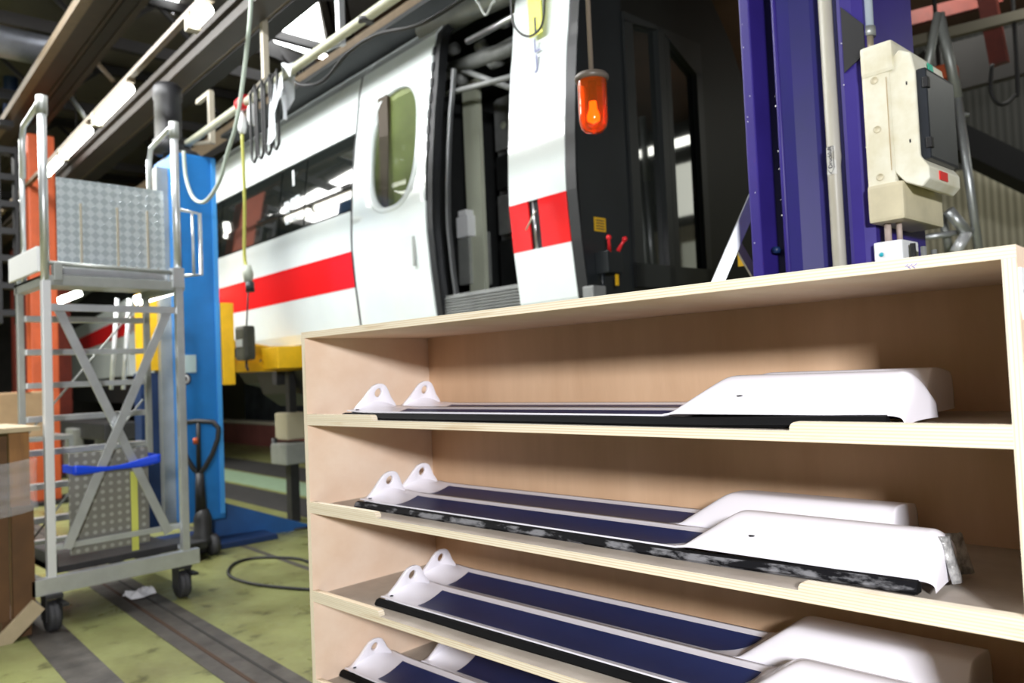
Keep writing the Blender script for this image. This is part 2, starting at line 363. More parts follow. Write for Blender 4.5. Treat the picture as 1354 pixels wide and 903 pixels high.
# ceiling with rooflight holes (strips along s)
lightA = [(-9.4, -5.0, .55, 1.72)]
ce = thing('ceiling', None, None, (0, 0, CZ), 'T', kind='structure')
def q_of(px, py, z): return tsq(onz(px, py, z))
sk = [q_of(335, 42, CZ), q_of(433, 77, CZ), q_of(418, -12, CZ), q_of(384, -12, CZ)]
sk2 = [q_of(312, 22, CZ), q_of(332, 24, CZ), q_of(372, -12, CZ), q_of(345, -12, CZ)]
sk3 = [q_of(186, -1, CZ), q_of(230, 14, CZ), q_of(238, -9, CZ), q_of(196, -12, CZ)]
part('roof_panel', MB().box(SL, SR, QN, 1.95, CZ, CZ+.12), roof_m, ce)
part('roof_panel', MB().box(SL, SR, 1.95, QF, CZ, CZ+.12), roof_brown, ce)
for k, poly in enumerate((sk, sk2, sk3)):
    o = MB().prism([(p.x, p.y) for p in poly], CZ-.045, CZ-.015, 'z')
    solo('rooflight', o, sky_on, ['large bright four-sided rooflight above the train roof', 'narrow bright rooflight strip left of the large rooflight', 'small bright rooflight corner at the upper left edge of the photo'][k], 'rooflight', (poly[0].x, poly[0].y, CZ), 'T', 'rooflights in the hall roof')
# dark beams across the rooflights and along the hall
def beam_along(px, py, z, w, h, m=dark_steel, s0=-30, s1=4, name='roof_beam', par=ce):
    if z < 5: s1 = -2.4
    p = q_of(px, py, z); return part(name, MB().box(s0, s1, p.y-w/2, p.y+w/2, z-h/2, z+h/2), m, par)
beam_along(52, 90, 5.2, .10, .10, tan_edge, name='crane_rail_edge'); beam_along(62, 95, 5.25, .22, .18, rail_brown)
beam_along(82, 85, 5.3, .28, .10, dark_steel); beam_along(100, 80, 5.2, .10, .12, rail_brown, name='crane_rail_edge')
beam_along(118, 70, 5.2, .16, .16, dark_steel); beam_along(128, 75, 5.15, .06, .10, rail_brown, name='crane_rail_edge')
beam_along(230, 105, 4.6, .20, .16, rail_brown); beam_along(215, 95, 4.65, .06, .06, rail_brown, name='conduit_run')
beam_along(262, 60, 4.7, .10, .10, dark_steel)
beam_along(255, 108, 4.9, .10, .12, tan_edge); beam_along(245, 125, 4.9, .18, .16, dark_steel)
for s in (-9.9, -12.5, -15.5, -19, -23, -28):
    b = MB(); zt = CZ-.02; zb = CZ-.75
    b.bar((s, QN, zb), (s, 3.5, zb), .1, .14); b.bar((s, QN, zt-.08), (s, 3.5, zt-.08), .1, .12)
    q = QN
    while q < 3.2: b.bar((s, q, zb), (s, q+.7, zt-.1), .05, .05); b.bar((s, q+.7, zt-.1), (s, q+1.4, zb), .05, .05); q += 1.4
    part('roof_truss', b, dark_steel, ce)
b = MB()
for pa, pb, w_ in (((340, 60), (445, 105), .12), ((446, 78), (428, -10), .12), ((470, 110), (443, -10), .22)):
    a_, c_ = q_of(*pa, CZ-.35), q_of(*pb, CZ-.35); b.bar(a_, c_, w_, .2)
part('roof_brace', b, dark_steel, ce)
# dark drop below the rooflight: beige and black crane beam above the train roof
p1 = onq(585, 3, .9); p0 = onq(430, 95, .9)
b = MB(); z_ = 4.75
bz = [onq(450, y, 1.0).z for y in (62, 90, 104)]
struct('trim_1', MB().box(-20, 2, 1.0, 1.2, bz[1], bz[0]), mat('beige_crane_beam', (.42, .32, .22), .5, noise=.2), (0, 0, 0), 'T')
struct('trim_2', MB().box(-20, 2, .98, 1.22, bz[2], bz[1]), dark_steel, (0, 0, 0), 'T')
# upright hangers and diagonal roof struts
for (x0, y0, x1, y1, D, r, m_) in ((14, 0, 14, 190, 12, .10, blue_dk), (126, 75, 126, 130, 13, .05, dark_steel)):
    part('hanger_post', MB().tube([tsq(dep(x0, y0-25, D)), tsq(dep(x1, y1, D))], r, 8), m_, ce)
for k, (pa, pb, D) in enumerate((((128, 82), (150, 108), 10), ((92, 126), (116, 160), 10))):
    part('roof_strut', MB().tube([tsq(dep(*pa, D)), tsq(dep(*pb, D))], .03, 8), [tan_edge, alu][k], ce)
# corrugated ventilation duct upper left
pa, pb = tsq(dep(-60, 38, 8.5)), tsq(dep(64, 66, 9.6))
prof = []; b = MB(); d_ = pb-pa; n = 120
b.tube([pa+d_*i/n for i in range(n+1)], [.20+(.010 if i % 2 else 0) for i in range(n+1)], 20)
solo('ventilation_duct', b, galv, 'ribbed galvanised round ventilation duct under the roof at upper left', 'duct', pa, 'T')

# ================================================================ PLYWOOD CABINET
X0, X1, Y0, Y1, TT = -2.394, -.2606, 1.4251, 2.0, .021
def edged(mb, front_mi):   # give the front (-Y) faces the layered edge slot
    for i, f in enumerate(mb.f):
        a, b_, c = (mb.v[f[k]] for k in range(3)); n_ = (b_-a).cross(c-b_).normalized()
        if abs(n_.y) > .8: mb.m[i] = front_mi
    return mb
cab = thing('shelf_cabinet', 'large open plywood shelf cabinet holding white and navy skirt panels', 'shelf', (X0, Y0, 0))
part('side_panel', edged(MB().box(X0, X0+TT, Y0, Y1, 0, 1.664-TT), 1), [ply_side, ply_edge_x], cab)
sp_ = edged(MB().box(X1-TT, X1, Y0, Y1, 0, 1.664-TT), 1); part('side_panel', sp_, [ply_side, ply_edge_x], cab)
part('top_panel', edged(MB().box(X0, X1, Y0, Y1, 1.664-TT, 1.664), 1), [ply_side, ply_edge_z], cab)
part('back_panel', MB().box(X0+TT, X1-TT, Y1-.02, Y1, 0, 1.643), ply_face, cab)
SZ = [1.362, 1.060, .757, .455, .155]
for z in SZ:
    b = MB().box(X0+TT, X1-TT, Y0, Y1-.02, z-TT, z)
    for i, f in enumerate(b.f):
        a, b_, c = (b.v[f[k]] for k in range(3)); n_ = (b_-a).cross(c-b_).normalized()
        if abs(n_.y) > .8: b.m[i] = 1
        elif abs(n_.z) > .8 and a.z < z-.01: b.m[i] = 2
    sh = part('shelf_board', b, [film, ply_edge_z, ply_side], cab)
    def lip(xa, xb, left):
        r = .014; pts = []
        if left: pts = [(xa, z), (xb, z)]+[(xb-r+r*math.cos(a), z+.017-r+r*math.sin(a)) for a in lin(0, math.pi/2, 6)]+[(xa, z+.017)]
        else: pts = [(xa, z), (xb, z), (xb, z+.017)]+[(xa+r+r*math.cos(a), z+.017-r+r*math.sin(a)) for a in lin(math.pi/2, math.pi, 6)]
        return MB().prism(pts, Y0-.0006, Y0+.02, 'y')
    part('shelf_lip', lip(X0+TT, -1.992, True), ply_edge_z, sh); part('shelf_lip', lip(-.647, X1-TT, False), ply_edge_z, sh)
b = MB()
for k in range(2): b.box(X1, X1+.003, 1.417+.004, 1.58, 1.553-k*.6, 1.625-k*.6, bev=.001)
b = MB().prism([(1.432, 1.56), (1.445, 1.545), (1.60, 1.545), (1.60, 1.628), (1.432, 1.628)], X1, X1+.004, 'x')
pl = part('label_plate', b, white_pl, cab, 'white plate screwed to the outer right side')
part('screw', MB().lathe((X1+.0045, 1.443, 1.59), [(.003, 0), (.0025, .0015), (0, .002)], 8, axis='x'), castiron, pl)
b = MB(); c_ = onY(1203, 352, Y0-.001)
for k in range(-2, 3): b.bar(c_+Vector((k*.0035, 0, 0)), c_+Vector((k*.0035+.005, 0, .004*(-1)**k)), .0006, .0012)
part('pen_scribble', b, mat('blue_ink', (.2, .2, .6), .5), cab)

# ================================================================ SKIRT PANELS
def make_panel(name, x0, yf, zs, L, Wd, label, grp, plate_x=1.36, clean=False, tip=0, screws=True, end_flap=0):
    flat = not screws; ec = .008 if flat else .03
    """x0 left end, yf front edge, zs shelf top; trough on the left, raised hood on the right"""
    t = thing(name, label, 'panel', (x0, yf, zs), group=grp)
    NX = 1.235+plate_x-1.36                                  # right end of the navy trough
    def H(u, v):                                            # u along, v across 0..1
        rim = .0275+.003*v
        tr = rim-.014*max(0, 1-(2*v-1)**2)**.8
        front = .030+.085*(v/.40)**.9; left = .028+.085*(u-NX-.012)/.115; top = .106-((.012 if flat else .055)*((v-.45)/.55)**1.6 if v > .45 else 0)
        e_ = .005; hood = -e_*math.log(math.exp(-front/e_)+math.exp(-left/e_)+math.exp(-top/e_))
        h = e_*.6*math.log(math.exp(tr/(e_*.6))+math.exp(hood/(e_*.6)))-(.0015 if u < NX else 0)
        ear = (.050*math.exp(-abs((v-.5)/.34)**2.4))*max(0, 1-max(0, u-.018)/.15)**3.2
        return h+ear+tip*max(0, u-1.0)*.03
    LE = .05
    def P(u, v):
        # left end follows the leaning ear, right end curls down
        z = H(u, v); x = x0+u
        e = (u-(L-ec))/ec
        if e > 0: z = z-(z-.012)*(1-math.sqrt(max(0, 1-min(1, e)**2)))*.95; x = x0+L-ec+ec*.9*math.sin(e*math.pi/2)
        return Vector((x, yf+v*Wd, zs+z))
    us = lin(0, .2, 22)+lin(.22, NX-.05, 20)+lin(NX-.03, NX+.24, 44)+lin(NX+.27, L-ec-.002, 8)+lin(L-ec, L, 14)
    part('moulded_shell', MB().grid(P, us, lin(0, 1, 30), thick=(0, 0, -.004)), gel, t)
    # ear plate with a hole
    ay, az, hr = .5*Wd, .082, .0145
    out = []
    K = 40
    for k in range(K):
        a = 2*math.pi*k/K; dy, dz = math.cos(a), math.sin(a)
        # distance to outline: rounded triangle, apex circle radius .03 about the hole, feet at y=.01,Wd-.01
        best = .030
        for sgn in (-1, 1):
            ft = Vector((sgn*(Wd*.46), -(az-.022))); # foot relative to hole centre
            nrm = Vector((sgn*math.cos(math.radians(38)), math.sin(math.radians(38))))
            dn = dy*nrm.x+dz*nrm.y
        # polygon outline (relative to hole centre)
        poly = [(Wd*.47, -(az-.03)), (Wd*.33, -.032), (.040, .008), (.027, .023), (.012, .030), (-.008, .031), (-.026, .024), (-.040, .008), (-Wd*.33, -.032), (-Wd*.47, -(az-.028)), (-Wd*.47, -(az-.006)), (Wd*.47, -(az-.006))]
        tt = None
        for i in range(len(poly)):
            p_, q_ = Vector(poly[i]), Vector(poly[(i+1) % len(poly)]); e = q_-p_
            den = dy*e.y-dz*e.x
            if abs(den) < 1e-9: continue
            r_ = (p_.x*e.y-p_.y*e.x)/den; s_ = (p_.x*dz-p_.y*dy)/den
            if r_ > 0 and -1e-6 <= s_ <= 1+1e-6 and (tt is None or r_ < tt): tt = r_
        out.append((dy*tt, dz*tt))
    def EX(y, z, o_): lean = .34*(z+az); return Vector((x0+.0+lean+o_, yf+ay+y, zs+az+z))
    b = MB(); ring = [(hr*math.cos(2*math.pi*k/K), hr*math.sin(2*math.pi*k/K)) for k in range(K)]
    vs = [EX(y, z, 0) for y, z in out]+[EX(y, z, 0) for y, z in ring]+[EX(y, z, .012) for y, z in out]+[EX(y, z, .012) for y, z in ring]
    fs = []
    for k in range(K):
        j = (k+1) % K
        fs += [(k, K+k, K+j, j), (2*K+k, 2*K+j, 3*K+j, 3*K+k), (k, j, 2*K+j, 2*K+k), (K+k, 3*K+k, 3*K+j, K+j)]
    b.add(vs, fs, 0, True); o = part('end_ear', b, gel, t)
    bv = o.modifiers.new('bevel', 'BEVEL'); bv.width = .002; bv.segments = 2; bv.limit_method = 'ANGLE'
    # navy liners
    def Q(u, v):
        ue = .115+u*(NX-.115); vv = .13+v*.73
        ue_end = NX-.010-.055*(1-v)**2.2; ul = .10+.055*(1-v)
        ue = ul+u*(ue_end-ul)
        return Vector((x0+ue, yf+vv*Wd, zs+H(ue, vv)+.0016))
    part('navy_liner', MB().grid(Q, lin(0, 1, 60), lin(0, 1, 14)), navy, t)
    # rubber seal along the front edge
    def seal(uv):
        u, k = uv
    b = MB(); pts = lin(-.012, L-.03, 50); prof = [(.002, .0215), (-.010, .0185), (-.018, .006), (-.013, 0), (.012, 0), (.012, .012)]
    vs = []; 
    for u in pts:
        lift = tip*max(0, u-1.0)*.03+.008*smooth((u-1.3)/.4)
        for (a, c) in prof: vs.append(Vector((x0+u, yf+a+.002*math.sin(u*9), zs+c*(1 if c > .015 else 1)+lift*(1 if c > .01 else .6))))
    n_ = len(prof); fs = [(i*n_+k, i*n_+(k+1) % n_, (i+1)*n_+(k+1) % n_, (i+1)*n_+k) for i in range(len(pts)-1) for k in range(n_)]
    fs += [tuple(range(n_)), tuple(range((len(pts)-1)*n_, len(pts)*n_))[::-1]]
    b.add(vs, fs); 
    for i, f in enumerate(b.f):
        zz = sum(b.v[j].z for j in f)/len(f)-zs
        yy = sum(b.v[j].y for j in f)/len(f)-yf
        if yy < -.012 and zz < .022 and not clean: b.m[i] = 1
    part('rubber_seal', b, [rubber, dusty], t, None if clean else 'black rubber seal with dusty grey smears')
    if screws:
        for (u, v) in ((.03, .10), (NX+.17, .14)):
            p = P(u, v)
            hb = MB().lathe(p+Vector((0, 0, .0015)), [(.006, -.001), (.006, .0008), (0, .001)], 14)
            part('screw_hole', hb, hole_m, t)
    # end flap of the hood
    if end_flap:
        fb = MB().grid(lambda u, v: Vector((x0+L-.012+.018*u+.01*math.sin(v*9), yf+Wd*(.35+.6*v), zs+.012+(.085)*(1-u)*(1-.15*v))), lin(0, 1, 6), lin(0, 1, 10), thick=(.003, 0, 0))
        part('protective_wrap', fb, mat('crumpled_clear_film', (.5, .5, .5), .3, noise=.9, nscale=30, col2=(.05, .05, .05), bump=.8, bscale=60), t)
    return t
G = 'skirt panels lying on the cabinet shelves'
W2 = .205
make_panel('skirt_panel', -2.185, 1.462, SZ[0], 1.735, W2, 'white skirt panel at the front of the top shelf, seen almost edge-on', G, 1.36, clean=True)
make_panel('skirt_panel', -2.215, 1.690, SZ[0], 1.735, W2, 'white skirt panel at the back of the top shelf, behind the edge-on one', G, 1.36, clean=True, screws=False)
make_panel('skirt_panel', -2.20, 1.512, SZ[1], 1.77, W2-.01, 'white skirt panel at the front of the second shelf with dusty seal and wrapped end', G, 1.36, end_flap=1)
make_panel('skirt_panel', -2.275, 1.712, SZ[1], 1.70, W2, 'white skirt panel at the back of the second shelf behind the dusty-sealed one', G, 1.30, clean=True, screws=False)
make_panel('skirt_panel', -2.085, 1.500, SZ[2], 1.78, W2, 'white skirt panel at the front of the third shelf with a clean black seal', G, 1.36, clean=True)
make_panel('skirt_panel', -2.185, 1.710, SZ[2], 1.74, W2, 'shaded white skirt panel at the back of the third shelf from the top', G, 1.36, clean=True, screws=False)
make_panel('skirt_panel', -2.355, 1.530, SZ[3], 1.77, W2, 'front white skirt panel on the lowest visible shelf, cut off by picture edge', G, 1.36, clean=True)
make_panel('skirt_panel', -2.19, 1.740, SZ[3], 1.74, W2, 'shaded white skirt panel at the back of the lowest visible shelf', G, 1.36, clean=True, screws=False)

# ================================================================ TRAIN CAR
tr = thing('train_car', 'jacked up white rail car with red stripe, open doorway and dark end wall', 'train', (-5, 0, 1.85), 'T')
PR = [(.06, 1.85), (.02, 1.95), (-.02, 2.2977), (-.045, 2.6177), (-.045, 2.75), (-.035, 2.98), (-.012, 3.25), (.02, 3.55), (.045, 3.70), (.09, 4.05), (.13, 4.22), (.28, 4.40), (.55, 4.55), (.95, 4.63), (1.3, 4.63)]
def pq(z):
    for (a, b_), (c, d) in zip(PR, PR[1:]):
        if b_ <= z <= d: return a+(c-a)*(z-b_)/(d-b_)
    return PR[0][0] if z < PR[0][1] else PR[-1][0]
def skin(s0, s1, z0, z1, off=0, th=.04, mi=0, mb=None, zs=None):
    mb = mb or MB(); zz = sorted({z0, z1} | {z for _, z in PR if z0 < z < z1})
    pts = [(pq(z)-off, z) for z in zz]
    n = len(pts); poly = pts+[(q+th, z) for q, z in reversed(pts)]
    return mb.prism(poly, s0, s1, 'x', mi)
WS0, WS1 = -9.62, -5.99
part('side_wall', skin(WS0, WS1, 1.85, 2.98), train_white, tr)
part('cantrail', skin(WS0, WS1, 3.70, 4.63), train_white, tr)
part('stripe', skin(WS0, WS1, 2.2977, 2.6177, .003, .004), train_red, tr, 'red stripe')
# windows
wf = part('window_band', skin(WS0, WS1, 2.98, 3.70, -.03, .02), seam_black, tr)
for (a, b_) in ((-9.58, -9.08), (-9.05, -7.48), (-7.45, -6.92), (-6.89, -6.0)):
    part('window_pane', skin(a, b_, 3.0, 3.685, -.004, .01), glass_dark, tr)
bb = MB(); zc = 3.5; sc = -7.18
bb.text('1', (sc, pq(3.52)-.001, 3.50), (1, 0, 0), (0, 0, 1), .30)
for (ds, dz, w_) in ((-.12, 3.30, .1), (.02, 3.31, .1), (.12, 3.32, .08), (-.1, 3.22, .12), (.06, 3.12, .10), (-.08, 3.10, .08)):
    bb.box(sc+ds-w_/2, sc+ds+w_/2, pq(dz)-.002, pq(dz)-.001, dz-.02, dz+.02)
part('class_marking', bb, ink_w, tr, 'white numeral one with small pictogram bars')
part('wall_joint', skin(-9.66, -9.62, 1.85, 4.3, -.005, .04), seam_black, tr)
# door leaf with oval window
DS0, DS1 = -5.95, -4.84
cs, cz, ra, rb_ = -5.345, 3.40, .355, .50
def oval(k, K, e=0):
    a = 2*math.pi*k/K; c, s_ = math.cos(a), math.sin(a); ex = 2/2.6
    return cs+(ra+e)*math.copysign(abs(c)**ex, c), cz+(rb_+e)*math.copysign(abs(s_)**ex, s_)
K = 56
b = MB(); skin(DS0, DS1, 1.85, 2.85, .006, .04, 0, b); skin(DS0, DS1, 3.95, 4.3, .006, .04, 0, b)
# ring between rectangle and oval
rect = []
for k in range(K):
    x, z = oval(k, K); a = 2*math.pi*k/K; c, s_ = math.cos(a), math.sin(a)
    hx0, hx1, hz0, hz1 = DS0-cs, DS1-cs, 2.85-cz, 3.95-cz
    r_ = min(v for v in ((hx1/c if c > 1e-6 else 9), (hx0/c if c < -1e-6 else 9), (hz1/s_ if s_ > 1e-6 else 9), (hz0/s_ if s_ < -1e-6 else 9)))
    rect.append((cs+r_*c, cz+r_*s_))
corners = [(DS0, 2.85), (DS1, 2.85), (DS1, 3.95), (DS0, 3.95)]
for cx_, cz_ in corners:
    j = min(range(K), key=lambda i: (rect[i][0]-cx_)**2+(rect[i][1]-cz_)**2); rect[j] = (cx_, cz_)
ovl = [oval(k, K) for k in range(K)]
vs = []
rings = []
for t_ in (0, .33, .66, 1):
    rings.append([(r0[0]+(o0[0]-r0[0])*t_, r0[1]+(o0[1]-r0[1])*t_) for r0, o0 in zip(rect, ovl)])
for rg in rings: vs += [Vector((x, pq(z)-.006, z)) for x, z in rg]
vs += [Vector((x, pq(z)+.05, z)) for x, z in rings[-1]]
fs = [(i*K+k, i*K+(k+1) % K, (i+1)*K+(k+1) % K, (i+1)*K+k) for i in range(4) for k in range(K)]
b.add(vs, fs, 0, True)
dr = part('side_door', b, train_white, tr)
o1 = [oval(k, K, .05) for k in range(K)]; o2 = [oval(k, K, .005) for k in range(K)]
b = MB(); vs = [Vector((x, pq(z)-.007, z)) for x, z in o1]+[Vector((x, pq(z)-.016, z)) for x, z in [oval(k, K, .035) for k in range(K)]]+[Vector((x, pq(z)-.016, z)) for x, z in o2]+[Vector((x, pq(z)+.02, z)) for x, z in o2]
b.add(vs, [(i*K+k, i*K+(k+1) % K, (i+1)*K+(k+1) % K, (i+1)*K+k) for i in range(3) for k in range(K)], 0, True)
part('window_surround', b, train_white, dr)
b = MB().add([Vector((x, pq(z)+.022, z)) for x, z in o2], [tuple(range(K))]); part('oval_pane', b, glass_clear, dr)
b = MB().box(DS0+.2, DS1-.2, .085, .10, 2.8, 4.0); part('green_reflection', b, green_reflection, dr, 'green reflection panel behind the oval pane')  # added panel, stands in for the green reflection in the pane
b = MB().box(-5.62, -5.47, .05, .08, 2.88, 3.9); part('reflection_strip', b, brown_dark, dr)  # added strip, stands in for the brown part of that reflection
b = MB().box(-5.03, -5.00, pq(2.6)-.012, pq(2.6), 2.36, 2.60, bev=.003)
part('door_handle', b, alu_dull, dr)
part('door_seam', skin(-5.985, -5.955, 1.85, 4.25, .004, .04), seam_black, tr)
part('cantrail', skin(DS0, DS1, 4.3, 4.63), train_white, tr)
# door jamb right of the leaf and open doorway
b = skin(-4.835, -4.765, 1.7, 4.45, -.005, .08); part('door_jamb', b, seam_black, tr)
b = MB(); skin(-4.72, -4.69, 2.1, 3.9, -.10, .03, 0, b); part('jamb_strip', b, steel, tr)
b = MB()
for i in range(7): skin(-4.85, -4.82, 3.25+i*.13, 3.32+i*.13, .007, .01, 0, b)
part('catch_plate', b, seam_black, tr)
# corner pillar with stripe and slot
SA, SB = onq(705.5, 300, 0).x, onq(719, 297, 0).x
b = MB(); skin(-3.87, -3.33, 1.7, 2.2977, 0, .05, 0, b); skin(-3.87, -3.33, 2.6177, 4.6, 0, .05, 0, b)
part('corner_pillar', b, train_white, tr)
b = MB(); skin(-3.87, SA, 2.2977, 2.6177, .002, .012, 0, b); skin(SB, -3.33, 2.2977, 2.6177, .002, .012, 0, b)
part('stripe', b, train_red, tr, 'red stripe')
b = MB(); skin(SA-.02, SB+.02, 2.2977, 2.6177, -.015, .03, 0, b); part('stripe_slot', b, hole_m, tr, 'black open slot in the red stripe')
b = MB().tube([(SA+.03, -.005, 2.3), (SA+.03, -.02, 2.615)], .012, 8); part('slot_rod', b, steel, tr)
b = MB().tube([(SA-.01, -.06, 2.43), (SA+.04, -.07, 2.47), (SB-.01, -.06, 2.54)], .006, 6); part('slot_cord', b, pipe_cream, tr)
# yellow strip with number, and part letters
YS = onq(707, 40, 0).x; YL = onq(708, 75, 0).x
b = MB()
zt = [onq(707, y, .0).z for y in (46, 0)]
b.box(YS-.065, YS+.06, -.02+pq(3.6)-.0, pq(3.6)-.012, onq(707, 46, 0).z, 4.3); yl = part('yellow_strip', b, yellow_tape, tr, 'yellow adhesive strip carrying the numeral 1')
b = MB().text('1', (YS, pq(3.6)-.0215, onq(707, 34, 0).z), (1, 0, 0), (0, 0, 1), .15); part('strip_numeral', b, ink, yl)
b = MB(); b.text('L', (YL, pq(3.55)-.004, onq(707, 60, 0).z), (1, 0, 0), (0, 0, 1), .13); b.text('J', (YL, pq(3.5)-.004, onq(707, 82, 0).z), (1, 0, 0), (0, 0, 1), .13)
part('painted_letters', b, mat('faded_blue_print', (.10, .11, .25), .5), tr, 'faint dark letters below the yellow strip')
# dark edge of the end wall and the end wall itself
b = MB(); skin(-3.325, -3.24, 1.5, 4.6, 0, .10, 0, b); part('corner_trim', b, seam_black, tr)
EW = [(.05, 1.5), (.03, 1.95), (-.01, 2.3), (-.03, 2.75), (.0, 3.3), (.04, 3.7), (.12, 4.22), (.3, 4.5), (.7, 4.66), (1.15, 4.62), (1.42, 4.46), (1.62, 4.25), (1.82, 4.02), (1.97, 3.75), (2.07, 3.4), (2.12, 2.9), (2.12, 2.4), (2.05, 1.9), (2.0, 1.5)]
# window openings in end wall: left pane q .55-.86, right q .98-1.33
OP = [(.48, 1.37, 2.02, 3.88)]
b = MB()
q0, q1, z0, z1 = OP[0]
def clip(poly, f):
    out = []
    for i in range(len(poly)):
        a, c = poly[i], poly[(i+1) % len(poly)]; fa, fc = f(a), f(c)
        if fa >= 0: out.append(a)
        if fa*fc < 0: t_ = fa/(fa-fc); out.append((a[0]+(c[0]-a[0])*t_, a[1]+(c[1]-a[1])*t_))
    return out
for fn in ([lambda p: q0-p[0]], [lambda p: p[0]-q1], [lambda p: p[0]-q0, lambda p: q1-p[0], lambda p: p[1]-z1], [lambda p: p[0]-q0, lambda p: q1-p[0], lambda p: z0-p[1]]):
    pl_ = EW
    for f in fn: pl_ = clip(pl_, f)
    b.prism(pl_, -3.30, -3.24, 'x')
part('end_wall', b, mat('black_end_wall', (.006, .007, .006), .45, noise=.3), tr)
b = MB(); b.prism(clip(EW, lambda p: .47-p[0]), -3.24, -3.2385, 'x'); part('end_panel', b, dgrey, tr)
b = MB()
fw = .05
b.box(-3.30, -3.22, q0, q0+.09, z0, z1-.05); b.box(-3.30, -3.22, .85, .92, z0, z1); b.box(-3.30, -3.225, .93, .985, z0, z1); b.box(-3.30, -3.22, 1.30, q1, z0, z1-.22)
b.box(-3.30, -3.22, q0, q1, z0, z0+.16); b.prism([(q0, z1-.07), (.9, z1-.02), (q1, z1-.28), (q1, z1), (q0, z1)], -3.30, -3.22, 'x')
part('window_frame', b, frame_grey, tr)
part('end_pane', MB().box(-3.275, -3.265, q0+.09, .85, z0+.1, z1), glass_dark, tr); part('end_pane', MB().box(-3.275, -3.265, .985, 1.30, z0+.1, z1), glass_dark, tr)
p = ons(793, 297, -3.24)
b = MB().box(-3.24, -3.236, p.y-.055, p.y+.055, p.z-.045, p.z+.045, bev=.002); lb = part('warning_plate', b, yellow, tr, 'small yellow warning plate on the dark end wall')
b = MB()
for i in range(4): b.box(-3.236, -3.2355, p.y-.04, p.y+.04, p.z+.022-i*.018, p.z+.029-i*.018)
part('plate_print', b, ink, lb)
for (xa, ya, xb, yb) in ((805, 314, 806, 332), (826, 316, 817, 332)):
    a_, c_ = ons(xa, ya, -3.10), ons(xb, yb, -3.14)
    lv = part('lever', MB().tube([a_, a_.lerp(c_, .4), c_], [.010, .009, .014], 10), red_pl, tr, 'red brake lever')
    part('lever_ball', MB().lathe(a_, [(0.0001, -.018), (.013, -.012), (.018, 0), (.013, .012), (.0001, .018)], 14), red_pl, lv)
p = ons(803, 348, -3.2)
b = MB().box(-3.24, -3.13, p.y-.07, p.y+.07, p.z-.07, p.z+.07, bev=.01); b.tube([(-3.2, p.y-.05, p.z-.07), (-3.2, p.y-.05, 1.9)], .012, 8)
vb = part('valve_box', b, dgrey, tr); part('valve_tag', MB().box(-3.128, -3.124, p.y-.015, p.y+.015, p.z-.15, p.z-.08), yellow, vb)
part('lower_bracket', MB().box(-3.24, -3.15, p.y-.2, p.y-.08, 1.86, 2.0, bev=.01), equip_grey, tr)
# interior shell seen through the doorway
b = MB(); b.box(-9.5, -3.31, 1.55, 1.6, 1.9, 4.55); b.box(-9.5, -4.85, .15, 1.55, 2.0, 2.05); b.box(-5.6, -5.55, .35, 1.55, 2.0, 4.0); b.box(-9.5, -3.31, .2, 1.6, 4.58, 4.62)
part('interior_shell', b, equip_dark, tr)
b = MB(); b.box(-5.0, -3.87, .06, 1.55, 1.90, 2.10)
for i in range(8): b.box(-4.82, -3.87, .045, .06, 1.915+i*.022, 1.925+i*.022)
part('door_step', b, equip_grey, tr, 'ribbed grey door step')
part('doorway_sill', MB().box(-4.8, -3.87, .05, .14, 1.7, 1.90), dgrey, tr)
a_, c_ = onq(624, 118, .6), onq(626, 376, .6)
part('partition_post', MB().box(-5.105, -4.90, .58, .62, 2.08, 3.98), cream_post, tr, 'pale green upright post inside the doorway')
rk = part('equipment_rack', MB().box(-5.15, -4.15, 1.0, 1.4, 2.12, 3.95, bev=.01), equip_grey, tr)
for i, (h0, h1) in enumerate(((3.45, 3.9), (3.1, 3.4), (2.7, 3.05), (2.2, 2.65))):
    part('rack_unit', MB().box(-5.1, -4.6, .93, 1.0, h0, h1, bev=.01), [equip_grey, equip_dark][i % 2], rk)
    part('rack_unit', MB().box(-4.55, -4.2, .95, 1.0, h0+.02, h1, bev=.01), [equip_dark, equip_grey][i % 2], rk)
for k in range(2): part('rack_dial', MB().lathe((-4.98+k*.2, .925, 3.66), [(.035, .005), (.03, -.005), (.012, -.006), (.0001, -.006)], 14, axis='y'), cream_post, rk)
p = onq(609, 300, .5)
part('white_unit', MB().box(p.x-.06, p.x+.10, .5, .7, p.z-.09, p.z+.09, bev=.012).box(p.x-.03, p.x+.08, .5, .62, p.z+.09, p.z+.14, bev=.01), white_pl, tr, 'small white unit behind the post')
part('valve_stack', MB().box(-5.22, -5.06, .55, .8, 2.25, 2.72, bev=.02), alu_dull, tr)
part('inner_frame', MB().box(-4.02, -3.90, .35, .40, 2.1, 3.9), mat('olive_grey_frame', (.10, .105, .085), .5), tr)
part('orange_lining', MB().prism([(-4.62, 3.72), (-4.5, 3.86), (-4.2, 3.95), (-3.9, 3.93), (-3.9, 4.03), (-4.6, 3.98)], 1.2, 1.25, 'y'), mat('orange_lining', (.30, .09, .02), .6), tr)
# exposed pipes above the doorway
for i, (xa, ya, xb, yb, r_, m_, q_) in enumerate(((560, 42, 740, -40, .085, alu_dull, .25), (618, 55, 730, -5, .025, steel, .15), (600, 90, 700, 55, .06, equip_grey, .35), (560, 118, 720, 30, .03, alu_dull, .4), (585, 125, 690, 98, .022, equip_grey, .2), (575, 80, 700, 125, .025, equip_grey, .35))):
    A, B = onq(xa, ya, q_), onq(xb, yb, q_); part('air_pipe', MB().tube([A, B], r_, 12), m_, tr)
for (x, y, r_) in ((637, 62, .05), (655, 80, .06), (610, 105, .05), (668, 30, .04), (600, 65, .05)):
    p = onq(x, y, .4); part('pipe_fitting', MB().lathe(p, [(.0001, -r_), (r_, -r_*.8), (r_, r_*.8), (.0001, r_)], 10, axis='x'), equip_grey, tr)
